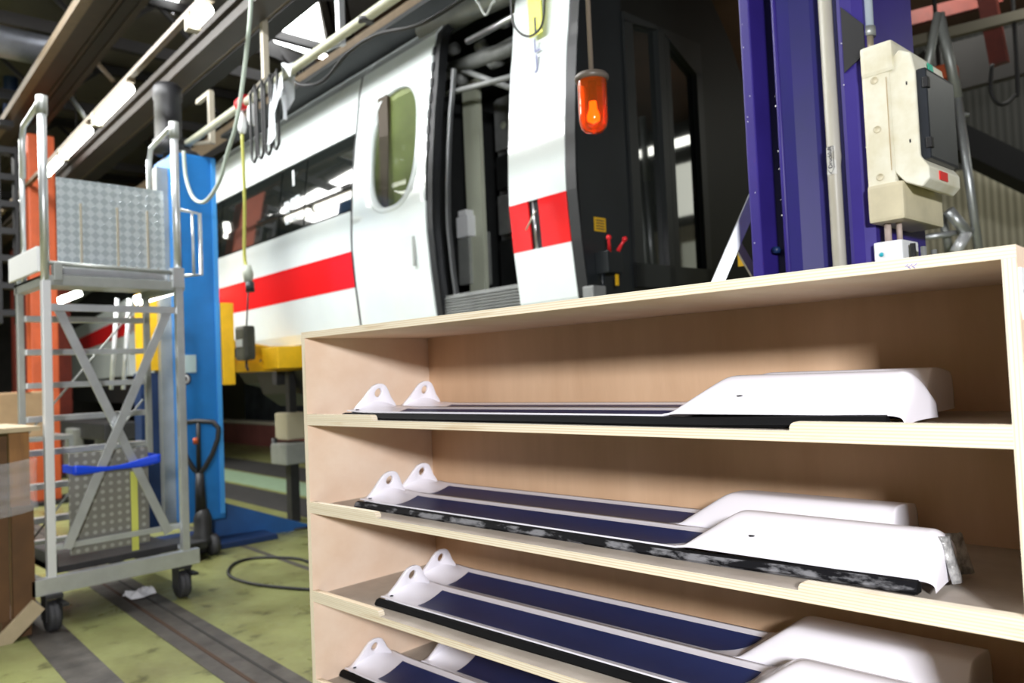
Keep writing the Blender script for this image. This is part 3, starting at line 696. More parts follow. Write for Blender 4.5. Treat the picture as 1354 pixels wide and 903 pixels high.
# underframe
b = MB()
for (a, c, s0, s1) in ((.3, 1.5, -9.2, -6.3),):
    prf = [(.25, 1.86), (.22, 1.6), (.30, 1.35), (.5, 1.2), (1.3, 1.18), (1.5, 1.4), (1.5, 1.86)]
    b.prism(prf, s0+.5, s1, 'x'); b.prism([(.25, 1.86), (.22, 1.6), (.30, 1.48), (.5, 1.42), (1.3, 1.4), (1.5, 1.5), (1.5, 1.86)], s0, s0+.5, 'x')
part('underframe_tank', b, mat('black_underframe', (.012, .012, .013), .5), tr)
part('sole_bar', MB().box(-9.6, -3.4, .10, 1.9, 1.72, 1.86), blk_metal, tr)
part('hanging_bracket', MB().box(-8.05, -7.95, .12, .22, 1.45, 1.86, bev=.01), castiron, tr)
part('far_side_wall', MB().box(-9.6, -3.4, 1.95, 2.0, 1.9, 4.2), dgrey, tr)

# second car further along, at a slight angle
P1 = dep(77, 453, 23); P2 = dep(149, 431, 14.8); dv = (P2-P1); dv.z = 0; dv.normalize(); nv = Vector((-dv.y, dv.x, 0)); base = P1.copy(); base.z = 1.7
sc2 = thing('train_car', 'second white rail car with red stripe, seen far away through the access tower', 'train', (base.x, base.y, 1.7), 'W')
def slab(z0, z1, o0, m_, nm, a=-2.0, c=11.8, top=None, lab=None):
    vs = [base+dv*x+nv*y+Vector((0, 0, z-1.7)) for x in (a, c) for y in (o0, .6) for z in (z0, z1)]
    return part(nm, MB().add(vs, [(0, 1, 3, 2), (4, 6, 7, 5), (0, 4, 5, 1), (2, 3, 7, 6), (0, 2, 6, 4), (1, 5, 7, 3)]), m_, sc2, lab)
slab(1.7, 3.05, 0, train_white, 'side_wall'); slab(2.42, 2.74, -.01, train_red, 'stripe', lab='red stripe'); slab(1.2, 1.7, .1, blk_metal, 'underframe'); slab(3.05, 3.7, .03, glass_dark, 'window_band'); slab(3.7, 4.1, .0, train_white, 'cantrail')

# ================================================================ MOBILE ACCESS TOWER (world frame, front at X=-5.5)
tw = thing('access_tower', 'aluminium mobile stair tower on castors with caged platform', 'ladder', (-5.9, 1.88, 0))
part('base_beam', MB().box(-5.53, -5.47, 1.34, 2.39, .23, .335, bev=.006), alu, tw); part('base_beam', MB().box(-6.95, -6.89, 1.34, 2.39, .23, .335, bev=.006), alu, tw)
part('base_beam', MB().box(-6.95, -5.5, 1.36, 1.42, .25, .33), alu_dull, tw); part('base_beam', MB().box(-6.95, -5.5, 2.30, 2.36, .25, .33), alu_dull, tw)
for (x, y) in ((-5.5, 1.46), (-5.55, 2.29), (-6.85, 1.46), (-6.85, 2.29)):
    cf = part('castor_fork', MB().box(x-.06, x+.06, y-.05, y+.05, .205, .232, bev=.005).box(x-.05, x+.05, y-.048, y-.038, .07, .21).box(x-.05, x+.05, y+.038, y+.048, .07, .21).tube([(x, y, .232), (x, y, .20)], .035, 12), castiron, tw)
    part('wheel', MB().lathe((x, y-.034, .093), [(.0001, 0), (.03, 0), (.085, 0), (.093, .01), (.093, .03), (.09, .034), (.093, .038), (.093, .058), (.085, .068), (.03, .068), (.0001, .068)], 28, axis='y'), tyre, cf)
    part('brake_pedal', MB().box(x+.03, x+.14, y+.02, y+.06, .165, .185, bev=.004), blk_metal, cf)
for y, n_ in ((1.46, 0), (2.30, 1)):
    part('post', MB().box(-5.525, -5.475, y-.025, y+.025, .33, 2.2, bev=.004), alu_bright if not n_ else alu, tw)
    part('post', MB().box(-6.12, -6.08, y-.02, y+.02, .9, 2.3, bev=.004), alu_dull, tw)
    part('guard_post', MB().tube([(-5.5, y, 2.2), (-5.5, y, 3.34)], .026, 12), alu, tw)
    part('guard_rail', MB().tube([(-5.5, y, 3.34), (-5.58, y, 3.36), (-5.92, y, 3.30), (-5.96, y, 3.20), (-5.96, y, 2.95)], .019, 10), alu, tw)
    part('guard_collar', MB().tube([(-5.5, y, 3.27), (-5.5, y, 3.39)], .034, 12), alu_dull, tw)
    part('guard_post', MB().tube([(-5.98, y, 2.2), (-5.98, y, 3.22)], .016, 10), alu, tw)
part('base_rail', MB().bar((-5.56, 1.46, .5), (-5.56, 2.30, .5), .03, .035), alu, tw)
for i in range(7):
    z = 2.0-.232*i; part('step', MB().box(-6.13, -6.05, 1.48, 2.26, z-.02, z+.02, bev=.004), alu, tw)
part('cross_rail', MB().bar((-5.5, 1.46, 2.03), (-5.5, 2.3, 2.03), .03, .045), alu, tw)
part('platform_frame', MB().box(-5.54, -5.48, 1.44, 2.34, 2.17, 2.235, bev=.005).box(-6.15, -5.5, 1.44, 1.50, 2.17, 2.235).box(-6.15, -5.5, 2.28, 2.34, 2.17, 2.235).box(-6.15, -5.5, 1.44, 2.34, 2.22, 2.235), alu_dull, tw)
part('platform_edge', MB().box(-5.56, -5.53, 1.56, 2.24, 2.245, 2.30, bev=.01), alu, tw)
part('platform_tube', MB().tube([(-5.5, 1.46, 2.315), (-5.5, 2.3, 2.30)], .014, 8), alu_dull, tw)
part('corner_clamp', MB().box(-5.53, -5.46, 1.50, 1.55, 2.20, 2.31, bev=.005), alu_dull, tw); part('corner_clamp', MB().box(-5.53, -5.46, 2.25, 2.33, 2.19, 2.33, bev=.005), alu, tw)
part('toe_board', MB().box(-6.2, -5.52, 1.42, 1.44, 2.26, 2.42, bev=.004), white_pl, tw, 'white toe board')
cp = part('checker_plate_panel', MB().box(-5.60, -5.59, 1.56, 2.25, 2.31, 2.90, bev=.003), checker, tw, 'bright checker plate guard panel')
for y in (1.70, 1.93, 2.13): part('stiffener', MB().box(-5.59, -5.578, y-.006, y+.006, 2.33, 2.74), mat('rusty_stiffener', (.42, .38, .30), .5), cp)
b = MB()
for i in range(9): b.lathe((-5.588, 1.6+i*.075, 2.335), [(.008, 0), (.005, .004), (.0001, .005)], 8, axis='x')
part('rivet', b, alu_dull, cp, kind='stuff')
part('side_gate', MB().tube([(-5.5, 2.33, 2.76), (-5.52, 2.48, 2.75), (-5.52, 2.48, 2.30), (-5.5, 2.33, 2.28)], .014, 8).tube([(-5.51, 2.42, 2.75), (-5.51, 2.42, 2.3)], .01, 8), alu, tw)
part('cross_brace', MB().bar((-5.53, 1.54, 2.02), (-5.53, 2.20, .47), .012, .055), alu, tw)
part('cross_brace', MB().bar((-5.50, 2.22, 2.02), (-5.50, 1.55, .49), .012, .055), alu, tw)
part('diagonal_rod', MB().tube([(-6.15, 1.5, 1.2), (-6.15, 2.28, 2.15)], .008, 6), alu_dull, tw); part('diagonal_rod', MB().tube([(-6.15, 1.5, .45), (-6.15, 2.28, 1.4)], .008, 6), alu_dull, tw)
for x, y in ((150, 0), (166, 0)):
    A = onX(x+5, 395, -6.9); Bz = onX(x-3, 515, -6.9); part('rear_stile', MB().tube([A, Bz], .018, 8), alu_bright, tw)
sp = onX(182, 680, -5.54)
studs = part('studded_plate', MB().box(-5.62, -5.60, 1.60, 2.10, .42, 1.08, bev=.004), dot_plate, tw, 'grey studded plate standing in the tower base')
part('yellow_strap', MB().box(-5.595, -5.59, sp.y-.022, sp.y+.022, .38, .92), mat('pale_yellow_strap', (.60, .62, .12), .5), tw)
part('base_tray', MB().box(-6.5, -5.58, 1.5, 2.28, .33, .37).box(-6.5, -5.58, 1.5, 1.52, .33, .44), castiron, tw)
bs = MB()
bs.grid(lambda u, v: Vector((-5.45-.03*math.sin(u*math.pi), 1.585+.54*u, .985+.02*u-.025*math.sin(u*math.pi)+.022*(v-.5)*(2+.8*math.cos(u*7)))), lin(0, 1, 24), lin(0, 1, 4), thick=(.006, 0, 0))
bs.grid(lambda u, v: Vector((-5.66+.03*math.sin(u*math.pi), 1.585+.54*u, .985+.02*u+.045*(v-.5))), lin(0, 1, 12), lin(0, 1, 3), thick=(.004, 0, 0))
bs.box(-5.66, -5.45, 1.58, 1.586, .96, 1.01).box(-5.66, -5.45, 2.122, 2.128, .98, 1.03)
solo('lashing_strap', bs, blue_strap, 'bright blue lashing strap tied around the tower braces and studded plate', 'strap', (-5.45, 1.85, .96))

# ================================================================ BLUE JACK
bj = thing('lifting_jack', 'blue lifting jack column with yellow arm behind the access tower', 'jack', (-7.4, -1.0, 0), 'T')
part('column', MB().box(-7.7, -7.15, -1.17, -.78, .25, 3.62, bev=.02), blue, bj)
part('column_groove', MB().box(-7.16, -7.142, -1.15, -1.12, .3, 3.6), blue_dk, bj)
part('column_edge', MB().box(-7.155, -7.135, -.83, -.79, .3, 3.6), mat('light_blue_edge', (.05, .28, .66), .4), bj)
part('guide_rail', MB().box(-7.5, -7.3, -1.27, -1.17, .25, 3.5), alu_dull, bj); part('guide_column', MB().box(-7.6, -7.4, -1.42, -1.27, .2, 1.62), blue_dk, bj)
part('lifting_carriage', MB().box(-7.6, -7.38, -1.40, -1.27, 1.64, 2.35), yellow, bj)
part('motor', MB().lathe((-7.4, -1.12, 3.66), [(.0001, 0), (.14, 0), (.14, .12), (.12, .14), (.12, .50), (.13, .52), (.13, .62), (.10, .66), (.0001, .67)], 22), blk_metal, bj)
part('gear_cap', MB().lathe((-7.4, -1.0, 3.62), [(.0001, 0), (.17, 0), (.16, .06), (.08, .1), (.08, .2), (.0001, .06)], 20), castiron, bj)
pz = ons(248, 481, -7.14)
part('instruction_plate', MB().box(-7.15, -7.135, pz.y-.07, pz.y+.075, pz.z-.08, pz.z+.08), mat('pale_blue_plate', (.45, .58, .60), .4), bj)
pz = ons(245, 501, -7.13); rb2 = part('round_sign', MB().lathe((-7.148, pz.y, pz.z), [(.055, 0), (.055, .006), (.0001, .007)], 24, axis='x'), white_pl, bj)
part('sign_ring', MB().lathe((-7.141, pz.y, pz.z), [(.055, .0), (.055, .003), (.043, .003), (.043, 0)], 24, axis='x'), ink, rb2); part('sign_mark', MB().box(-7.14, -7.136, pz.y-.018, pz.y+.018, pz.z-.018, pz.z+.018), ink, rb2)
# foot plates
f0, f1 = tsq(onz(281, 717, 0)), tsq(onz(408, 699, 0)); dq = (f1-f0)
b = MB().bar((0, 0, -9), (0, 0, -8.9), .001, .001) and MB()
def fin(p0, p1, th, h0, h1):
    n_ = Vector((-(p1-p0).y, (p1-p0).x, 0)).normalized()*th
    vs = [p0, p1, p1+Vector((0, 0, h1)), p0+Vector((0, 0, h0))]; vs += [v+n_ for v in vs]
    return MB().add(vs, [(0, 1, 2, 3), (7, 6, 5, 4), (0, 4, 5, 1), (1, 5, 6, 2), (2, 6, 7, 3), (3, 7, 4, 0)])
part('foot_fin', fin(f0, f1, .06, .40, .04), mat('mid_blue_paint', (.008, .09, .30), .45, noise=.2), bj)
part('foot_plate', MB().box(-7.9, -7.0, -1.4, -.35, 0, .05, bev=.01), blue_dk, bj)
# yellow arm under the train
part('arm_upright', MB().box(-7.3, -7.13, -.78, -.66, 1.48, 2.25, bev=.01), yellow, bj)
A0, A1 = ons(290, 452, -7.15), onq(385, 452, -.05)
part('lifting_arm', MB().box(-7.9, -7.55, -.75, .25, 1.60, 1.70).box(-7.85, -7.6, -.78, -.02, 1.76, 1.86), yellow, bj)
part('arm_gusset', MB().prism([(-.78, 1.6), (-.3, 1.6), (-.1, 1.86), (-.78, 1.98)], -7.7, -7.6, 'x'), yellow, bj)
part('arm_pad', MB().box(-7.6, -7.2, -.2, .1, 1.62, 1.84, bev=.01), yellow, bj)
part('hazard_mark', MB().prism([(-.66, 1.72), (-.5, 1.72), (-.36, 1.84), (-.66, 1.84)], -7.6, -7.59, 'x'), blk_metal, bj)

# ================================================================ PALLET TRUCK
pt = thing('pallet_truck', 'black pallet truck handle and pump standing against the blue jack', 'pallet truck', (-6.95, 3.02, 0))
def PX(x, y, D=6.75): return dep(x, y, D)
loop = [PX(x, y) for x, y in ((243, 559), (262, 557), (282, 558), (289, 566), (288, 580), (281, 600), (271, 618), (263, 628), (256, 620), (247, 606), (241, 592))]
part('handle', MB().tube(loop, .022, 10).tube([PX(262, 557), PX(263, 628)], .020, 8), blk_metal, pt)
part('tiller', MB().tube([PX(264, 625), PX(266, 680)], [.035, .05], 12), blk_metal, pt); part('release_tag', MB().tube([PX(258, 579, 6.72), PX(259, 587, 6.72)], .022, 8), orange, pt)
c = PX(268, 690)
part('pump', MB().lathe((c.x, c.y, .10), [(.0001, 0), (.10, 0), (.11, .05), (.075, .10), (.075, .22), (.05, .30), (.0001, .32)], 16), castiron, pt)
part('steer_wheel', MB().lathe((c.x-.06, c.y-.03, .09), [(.0001, 0), (.09, 0), (.09, .06), (.0001, .06)], 18, axis='y'), tyre, pt); part('steer_wheel', MB().lathe((c.x+.06, c.y+.03, .09), [(.0001, 0), (.09, 0), (.09, .06), (.0001, .06)], 18, axis='y'), tyre, pt)
part('fork', MB().box(c.x-.20, c.x+.20, c.y-.6, c.y-.05, .10, .16, bev=.01), castiron, pt)

# ================================================================ FLOOR BITS
zc_ = .012
pts = [onz(x, y, zc_) for x, y in ((440, 760), (403, 741), (370, 737), (335, 738), (312, 744), (302, 754), (306, 763), (330, 771), (365, 776), (403, 779), (450, 782))]
def catmull(P, n=6):
    out = []
    for i in range(len(P)-1):
        a, b_, c, d = P[max(i-1, 0)], P[i], P[i+1], P[min(i+2, len(P)-1)]
        for k in range(n):
            t = k/n; out.append(.5*((2*b_)+(c-a)*t+(2*a-5*b_+4*c-d)*t*t+(3*b_-a-3*c+d)*t**3))
    return out+[P[-1]]
solo('power_cable', MB().tube(catmull(pts), .012, 8), cable_m, 'black cable looped on the green floor beside the cabinet', 'cable', pts[0])
pts = [onz(x, y, zc_) for x, y in ((283, 716), (315, 709), (355, 703), (405, 698), (450, 690))]
solo('power_cable', MB().tube(catmull(pts), .014, 8), cable_m, 'black cable running along the foot of the blue jack', 'cable', pts[0])
c = onz(184, 788, .01); b = MB()
rn = random.Random(3); R1 = [rn.uniform(.6, 1.3) for _ in range(12)]
b.grid(lambda u, v: Vector((c.x+.07*(u-.5)*2+.02*math.sin(v*5), c.y+.09*(v-.5)*2+.01*math.sin(u*8), .02+.05*abs(math.sin(u*4+v*5))*math.sin(math.pi*u)**.5)), lin(0, 1, 7), lin(0, 1, 7), smooth=False, thick=(0, 0, -.003))
solo('paper_scrap', b, paper, 'crumpled white paper lying on the dark rail channel', 'paper', (c.x, c.y, .008))

# ================================================================ CRATE at left edge
cr = thing('wooden_crate', 'tall brown wooden crate with plastic wrap at the left edge', 'crate', (-5.65, .95, 0))
fx = -5.50
def yz(x, y): p = onX(x, y, fx); return p.y, p.z
yR = onX(41, 700, fx).y; yM = onX(14, 700, fx).y; ztop = onX(40, 570, fx).z
part('corner_board', MB().box(fx-.03, fx, yM, yR, .12, ztop, bev=.003), wood, cr)
part('side_board', MB().box(fx-.03, fx-.005, yM-.7, yM-.01, .12, ztop-.02), wood_dk, cr)
part('side_board', MB().box(fx-.7, fx-.03, yR-.03, yR-.005, .12, ztop), wood_dk, cr)
part('top_board', MB().box(fx-.75, fx+.05, yM-.75, yR+.05, ztop, ztop+.03, bev=.003), wood_lt, cr)
part('skid', MB().box(fx-.7, fx-.02, yM-.05, yR, 0, .12, bev=.004), wood_dk, cr)
part('corner_block', MB().box(fx, fx+.03, yM, yR+.01, .12, .80), wood_dk, cr)
ya, za = yz(48, 797); yb, zb = yz(-6, 850)
part('slanted_board', MB().bar((fx+.05, ya, za), (fx+.05, yb-.2, zb-.2), .03, .09), wood_lt, cr, 'pale board leaning across the foot')
b = MB().grid(lambda u, v: Vector((fx+.035+.012*math.sin(u*9+v*4)+.008*math.sin(v*23), yM-.7+(yR+.03-yM+.7)*u, .72+.32*v+.02*math.sin(u*6)+.06*u)), lin(0, 1, 20), lin(0, 1, 12), thick=(.001, 0, 0))
part('plastic_wrap', b, film_wrap, cr, 'clear plastic wrap band')
p = tsq(dep(108, 540, 0))
# boxes and clutter behind the tower at left
def clutter(name, px, py, D, sx, sy, sz, m_, label, cat, grp='goods stored beyond the access tower', fr_up=None):
    c = dep(px, py, D); b = MB().box(c.x-sx/2, c.x+sx/2, c.y-sy/2, c.y+sy/2, c.z-sz/2, c.z+sz/2, bev=.02)
    t = thing(name, label, cat, (c.x, c.y, c.z-sz/2), group=grp); part('body', b, m_, t)
    return t, c
t, c = clutter('cardboard_box', 28, 548, 7.2, .4, .45, .42, card, 'brown cardboard box left of the tower with orange tape', 'box')
part('tape', MB().box(c.x-.205, c.x+.205, c.y-.03, c.y+.03, c.z+.205, c.z+.213), orange, t)
stand = solo('storage_rack', MB().box(c.x-.4, c.x+.3, c.y-.5, c.y+.35, c.z-.25, c.z-.21).box(c.x-.4, c.x-.36, c.y-.5, c.y-.46, 0, c.z-.25).box(c.x+.26, c.x+.3, c.y+.31, c.y+.35, 0, c.z-.25).box(c.x-.4, c.x-.36, c.y+.31, c.y+.35, 0, c.z-.25).box(c.x+.26, c.x+.3, c.y-.5, c.y-.46, 0, c.z-.25), alu_dull, 'low grey rack carrying the cardboard box', 'rack', (c.x, c.y, 0))
# engine-like dark clutter under far car
gq = tsq(dep(110, 560, 12))
eng = thing('bogie', 'dark bogie and axle boxes under the far rail car, behind the tower', 'bogie', (gq.x, gq.y, 0), 'T')
part('bogie_frame', MB().box(gq.x-1.6, gq.x+1.6, gq.y-.1, gq.y+.4, .75, 1.0, bev=.03), castiron, eng)
for k in (-1, 1):
    part('wheel', MB().lathe((gq.x+k*1.0, gq.y-.02, .46), [(.0001, 0), (.1, -.02), (.35, .0), (.46, .03), (.46, .13), (.0001, .13)], 28, axis='y'), steel, eng)
part('axle_box', MB().box(gq.x-.25, gq.x+.25, gq.y-.2, gq.y-.05, .5, .9, bev=.03), alu_dull, eng)
# orange jack columns left
for k, (x, yt, yb_, D, w_, m_, lab) in enumerate(((50, 150, 620, 10.5, .32, orange, 'tall orange jack column with a black ladder rack, left of the platform guard'), (72, 270, 640, 13.5, .36, orange_dk, 'rust-red jack column behind the checker plate panel'), (30, 330, 620, 16, .4, orange_dk, 'rust-red post far behind the crate'))):
    c = dep(x, yt, D); cc = tsq(c)
    cc.z = min(cc.z, 4.95); jt = thing('orange_jack', lab, 'jack', (cc.x, cc.y, 0), 'T', 'orange lifting jacks along the track')
    part('column', MB().box(cc.x-w_/2, cc.x+w_/2, cc.y-w_/2, cc.y+w_/2, .05, cc.z, bev=.02), m_, jt)
    part('foot', MB().box(cc.x-w_, cc.x+w_, cc.y-w_, cc.y+w_, 0, .05), blk_metal, jt)
    if k == 0:
        b = MB(); x0_, x1_ = cc.x+.0, cc.x+.14
        yy = cc.y-w_/2-.30
        b.box(cc.x-.1, cc.x+.1, yy-.05, yy, 2.4, cc.z-.2).box(cc.x-.1, cc.x+.1, yy+.16, yy+.2, 2.4, cc.z-.2)
        for i in range(9): b.box(cc.x-.1, cc.x+.1, yy, yy+.16, 2.5+i*.36, 2.58+i*.36)
        part('cable_ladder', b, blk_metal, jt, 'black cable ladder')

# ================================================================ FLUORESCENT TUBES AND GANTRY
TQ, TZ = -1.5, 4.15
p = [onq(x, y, TQ) for x, y in ((180, 108), (123, 168), (124, 175), (80, 219), (84, 222), (58, 254), (48, 246), (28, 270), (288, -12), (244, 20))]
segs = [(p[8].x, p[9].x), (p[0].x, p[1].x), (p[2].x, p[3].x), (p[4].x, p[5].x)]
labs = ['lit fluorescent batten at the top edge, nearest of the row', 'lit fluorescent batten left of the black jack motor, longest in view', 'lit fluorescent batten just above the checker plate panel', 'lit fluorescent batten crossing the left guard post']
for (a, c), l in zip(segs, labs):
    a -= .2; c += .2
    t = thing('ceiling_lamp', l, 'lamp', ((a+c)/2, TQ, TZ), 'T', 'row of fluorescent battens')
    part('tube', MB().tube([(a, TQ, TZ), (c, TQ, TZ)], .046, 12), tube_on, t)
    part('housing', MB().box(min(a, c)-.05, max(a, c)+.05, TQ-.035, TQ+.035, TZ+.046, TZ+.08), tan_edge, t)
    part('end_cap', MB().box(min(a, c)-.08, min(a, c), TQ-.045, TQ+.045, TZ-.05, TZ+.08), mat('lamp_end_cap', (.3, .27, .2), .5), t)
tk = struct('trim_3', MB().box(-26, 1, TQ-.025, TQ+.025, TZ+.08, TZ+.12), tan_edge, fr='T')
# farther small lamps
for k, (xa, ya, xb, yb_, D, lab) in enumerate(((48, 244, 30, 268, 11, 'thin lit tube in front of the orange jack'), (38, 252, 39, 270, 14, 'short lit tube on the orange jack column'), (106, 387, 78, 398, 11, 'yellowish lit tube under the platform, left'), (226, 383, 180, 398, 6.7, 'wide lit tube under the platform, right'), (8, 300, 14, 301, 20, 'tiny far lamp at the left edge'))):
    if k == 1: continue
    A, B = dep(xa, ya, D), dep(xb, yb_, D); t = thing('hall_lamp', lab, 'lamp', A, 'W', 'far hall lamps')
    part('tube', MB().tube([A, B], (.05 if k != 3 else .045), 10), tube_on, t); part('hanger', MB().tube([A+Vector((0, 0, .05)), Vector((A.x, A.y, CZ)) if k != 3 else T(-7.3, -1.25, 2.35)], .01, 6), dark_steel, t)
# gantry pipe with hangers
GQ, GZ = -1.0, 3.745
gp = thing('gantry_pipe', 'cream painted overhead pipe running along the train roof', 'pipe', (-5.5, GQ, GZ), 'T')
part('pipe', MB().tube([(-7.25, GQ, GZ), (-1.9, GQ, GZ)], .032, 12), pipe_cream, gp)
for x, (ya, yb_) in ((352, (35, 105)), (452, (0, 60)), (281, (120, 190))):
    pq_ = onq(x, (ya+yb_)/2, GQ+.25); zz = onq(x, ya, GQ+.25).z
    hp = onq(x, yb_, GQ+.25)
    part('hanger', MB().box(hp.x-.025, hp.x+.025, GQ+.22, GQ+.27, hp.z-.0, CZ if x != 281 else zz, bev=.003).bar((hp.x, GQ+.25, hp.z+.02), (hp.x, GQ, GZ), .03, .03).bar((hp.x-(.35 if x == 281 else .0), GQ+.25, zz), (hp.x, GQ+.25, zz), .04, .04), mat('pale_hanger', (.42, .38, .30), .5) if x != 452 else alu, gp)
part('pipe_clamp', MB().tube([onq(484, 20, GQ)+Vector((0, 0, -.02)), onq(484, 30, GQ)], .05, 10), castiron, gp)
# looped cables on the pipe
for i, (x, yt, yb_) in enumerate(((341, 148, 216), (350, 140, 211), (360, 132, 206), (370, 124, 199))):
    A = onq(x, yt, GQ); B = onq(x+1, yb_, GQ); lo = B.z; xx = A.x; wd = .045
    pts = [Vector((xx-wd, GQ-.04, GZ)), Vector((xx-wd, GQ-.04, lo+.08)), Vector((xx-wd*.6, GQ-.04, lo+.02)), Vector((xx, GQ-.04, lo)), Vector((xx+wd*.6, GQ-.04, lo+.02)), Vector((xx+wd, GQ-.04, lo+.08)), Vector((xx+wd, GQ-.04, GZ)), Vector((xx, GQ-.02, GZ+.045)), Vector((xx-wd, GQ-.04, GZ))]
    solo('cable_loop', MB().tube(catmull(pts, 4), .011, 8), cable_m, ['leftmost of the black cable loops hung on the cream pipe', 'second black cable loop from the left on the cream pipe', 'third black cable loop from the left on the cream pipe', 'rightmost of the black cable loops hung on the cream pipe'][i], 'cable', pts[0], 'T', 'black cable loops on the cream pipe')
# rag
rn = random.Random(5)
c = onq(371, 112, GQ-.03)
def ragf(u, v):
    # u runs over the pipe from the front hem to the back hem, v along the pipe
    d = u*2-1; drop = (.36 if d < 0 else .22)*(abs(d)**1.3)*(1.0+.5*math.sin(v*5+1)-.5*(v > .7))
    return Vector((c.x+(v-.5)*.36+.03*math.sin(9*u)*abs(d), GQ+.055*math.sin(d*math.pi/2)*(1+.3*math.sin(v*17)*abs(d))*1.1, GZ+.045-drop))
solo('rag', MB().grid(ragf, lin(0, 1, 18), lin(0, 1, 12)), cloth, 'white rag draped over the cream overhead pipe', 'cloth', (c.x, c.y, GZ), 'T')
# pulley pair with red fitting
c = onq(321, 133, GQ)
hs = thing('pendant_cable', 'yellow-green pendant cable with red clamp and small plug hanging from the cream pipe', 'cable', (c.x, GQ, GZ), 'T')
part('red_clamp', MB().tube([(c.x-.05, GQ, GZ+.01), (c.x+.07, GQ, GZ+.01)], .055, 12), red_pl, hs)
for x, y in ((320, 163), (333, 152)):
    q_ = onq(x, y, GQ); part('bobbin', MB().lathe((q_.x, GQ, q_.z), [(.0001, -.09), (.025, -.08), (.036, -.03), (.034, .05), (.018, .085), (.0001, .09)], 14), white_pl, hs)
    part('bobbin_cord', MB().tube([(q_.x, GQ, q_.z+.09), (q_.x, GQ, GZ)], .01, 6), white_pl, hs)
q1_ = onq(320, 176, GQ); q2_ = onq(325, 352, GQ)
pts = [Vector((q1_.x, GQ, q1_.z)), Vector((q1_.x+.01, GQ, (q1_.z+q2_.z)/2)), Vector((q2_.x-.02, GQ, q2_.z+.1)), Vector((q2_.x+.03, GQ, q2_.z-.02))]
part('cable', MB().tube(catmull(pts), .014, 8), ycable, hs)
p1_ = onq(328, 362, GQ); p2_ = onq(326, 430, GQ); p3_ = onq(325, 452, GQ)
part('plug', MB().tube([p1_+Vector((0, 0, .07)), p1_, p1_-Vector((0, 0, .07))], [.025, .045, .03], 12), mat('grey_green_plug', (.35, .38, .32), .5), hs); part('plug_socket', MB().tube([p1_+Vector((.03, 0, -.07)), p1_+Vector((.03, 0, -.15))], .035, 12), blk_metal, hs)
part('chain', MB().tube([p1_-Vector((0, 0, .1)), p2_], .007, 6), castiron, hs)
part('control_box', MB().box(p3_.x-.10, p3_.x+.08, GQ-.05, GQ+.05, p3_.z-.15, p3_.z+.13, bev=.03), mat('olive_black_box', (.05, .05, .035), .45, noise=.5, nscale=10), hs); part('control_label', MB().box(p3_.x-.07, p3_.x+.06, GQ-.055, GQ-.05, p3_.z-.04, p3_.z+.02), alu_dull, hs)
part('hook', MB().tube([p3_-Vector((0, 0, .15)), p3_-Vector((0, 0, .2)), p3_-Vector((-.03, 0, .23))], .01, 8), castiron, hs)
# grey green hanging rope further left and white cable to the jack
pts = [onq(x, y, -1.2) for x, y in ((333, -25), (330, 30), (321, 110), (312, 165), (300, 205), (290, 240), (272, 266), (256, 262), (246, 235), (243, 200))]
solo('hanging_cable', MB().tube(catmull(pts), .016, 8), rope_green, 'pale green cable sweeping from the roof down to the tower guard post', 'cable', pts[0], 'T')
pts = [onq(x, y, -.8) for x, y in ((655, -30), (560, 30), (500, 45), (460, 70), (430, 105), (405, 113), (390, 108), (378, 98))]
solo('hanging_cable', MB().tube(catmull(pts), .014, 8), cable_m, 'black cable sagging between the pipe rag and the doorway top', 'cable', pts[0], 'T')
for k, (cx_, w_, yb_) in enumerate(((642, 12, 20), (698, 22, 48))):
    pts = [onq(cx_-w_+1, -30, -.25), onq(cx_-w_, 0, -.25), onq(cx_-w_+4, yb_-14, -.25), onq(cx_, yb_, -.25), onq(cx_+w_-4, yb_-14, -.25), onq(cx_+w_, 0, -.25), onq(cx_+w_+1, -30, -.25)]
    solo('hanging_cable', MB().tube(catmull(pts), .008, 8), grey_cable if k == 0 else cable_m, ['thin grey cable loop over the open doorway', 'black cable loop hanging beside the yellow numbered strip'][k], 'cable', pts[0], 'T')

# ================================================================ BEACON
bp_ = dep(782, 135, 3.0)
bc = thing('warning_lamp', 'orange pendant warning lamp hanging in front of the dark end wall', 'lamp', (bp_.x, bp_.y, bp_.z))
top = dep(782, 98, 3.0); x_, y_, z_ = top
part('pendant_rod', MB().tube([(x_, y_, z_), (x_, y_, CZ)], [.010, .007], 10), mat('brown_pendant_rod', (.16, .13, .10), .5), bc)
part('cap', MB().lathe((x_, y_, z_), [(.0001, .006), (.03, .004), (.060, -.003), (.068, -.014), (.066, -.026), (.058, -.030), (.0001, -.03)], 28), mat('grey_brown_cap', (.12, .10, .08), .4), bc)
lens = part('lens', MB().lathe((x_, y_, z_), [(.057, -.026), (.057, -.10), (.056, -.185), (.050, -.212), (.034, -.228), (.012, -.234), (.0001, -.235), (.0001, -.229), (.03, -.222), (.046, -.207), (.051, -.185), (.052, -.10), (.052, -.026)], 28), amber, bc, 'orange glass lens')
part('bulb', MB().lathe((x_, y_, z_), [(.0001, -.10), (.014, -.11), (.016, -.14), (.026, -.165), (.024, -.185), (.0001, -.20)], 16), bulb_on, bc); part('lamp_holder', MB().lathe((x_, y_, z_), [(.018, -.03), (.018, -.11), (.0001, -.11)], 14), castiron, bc)

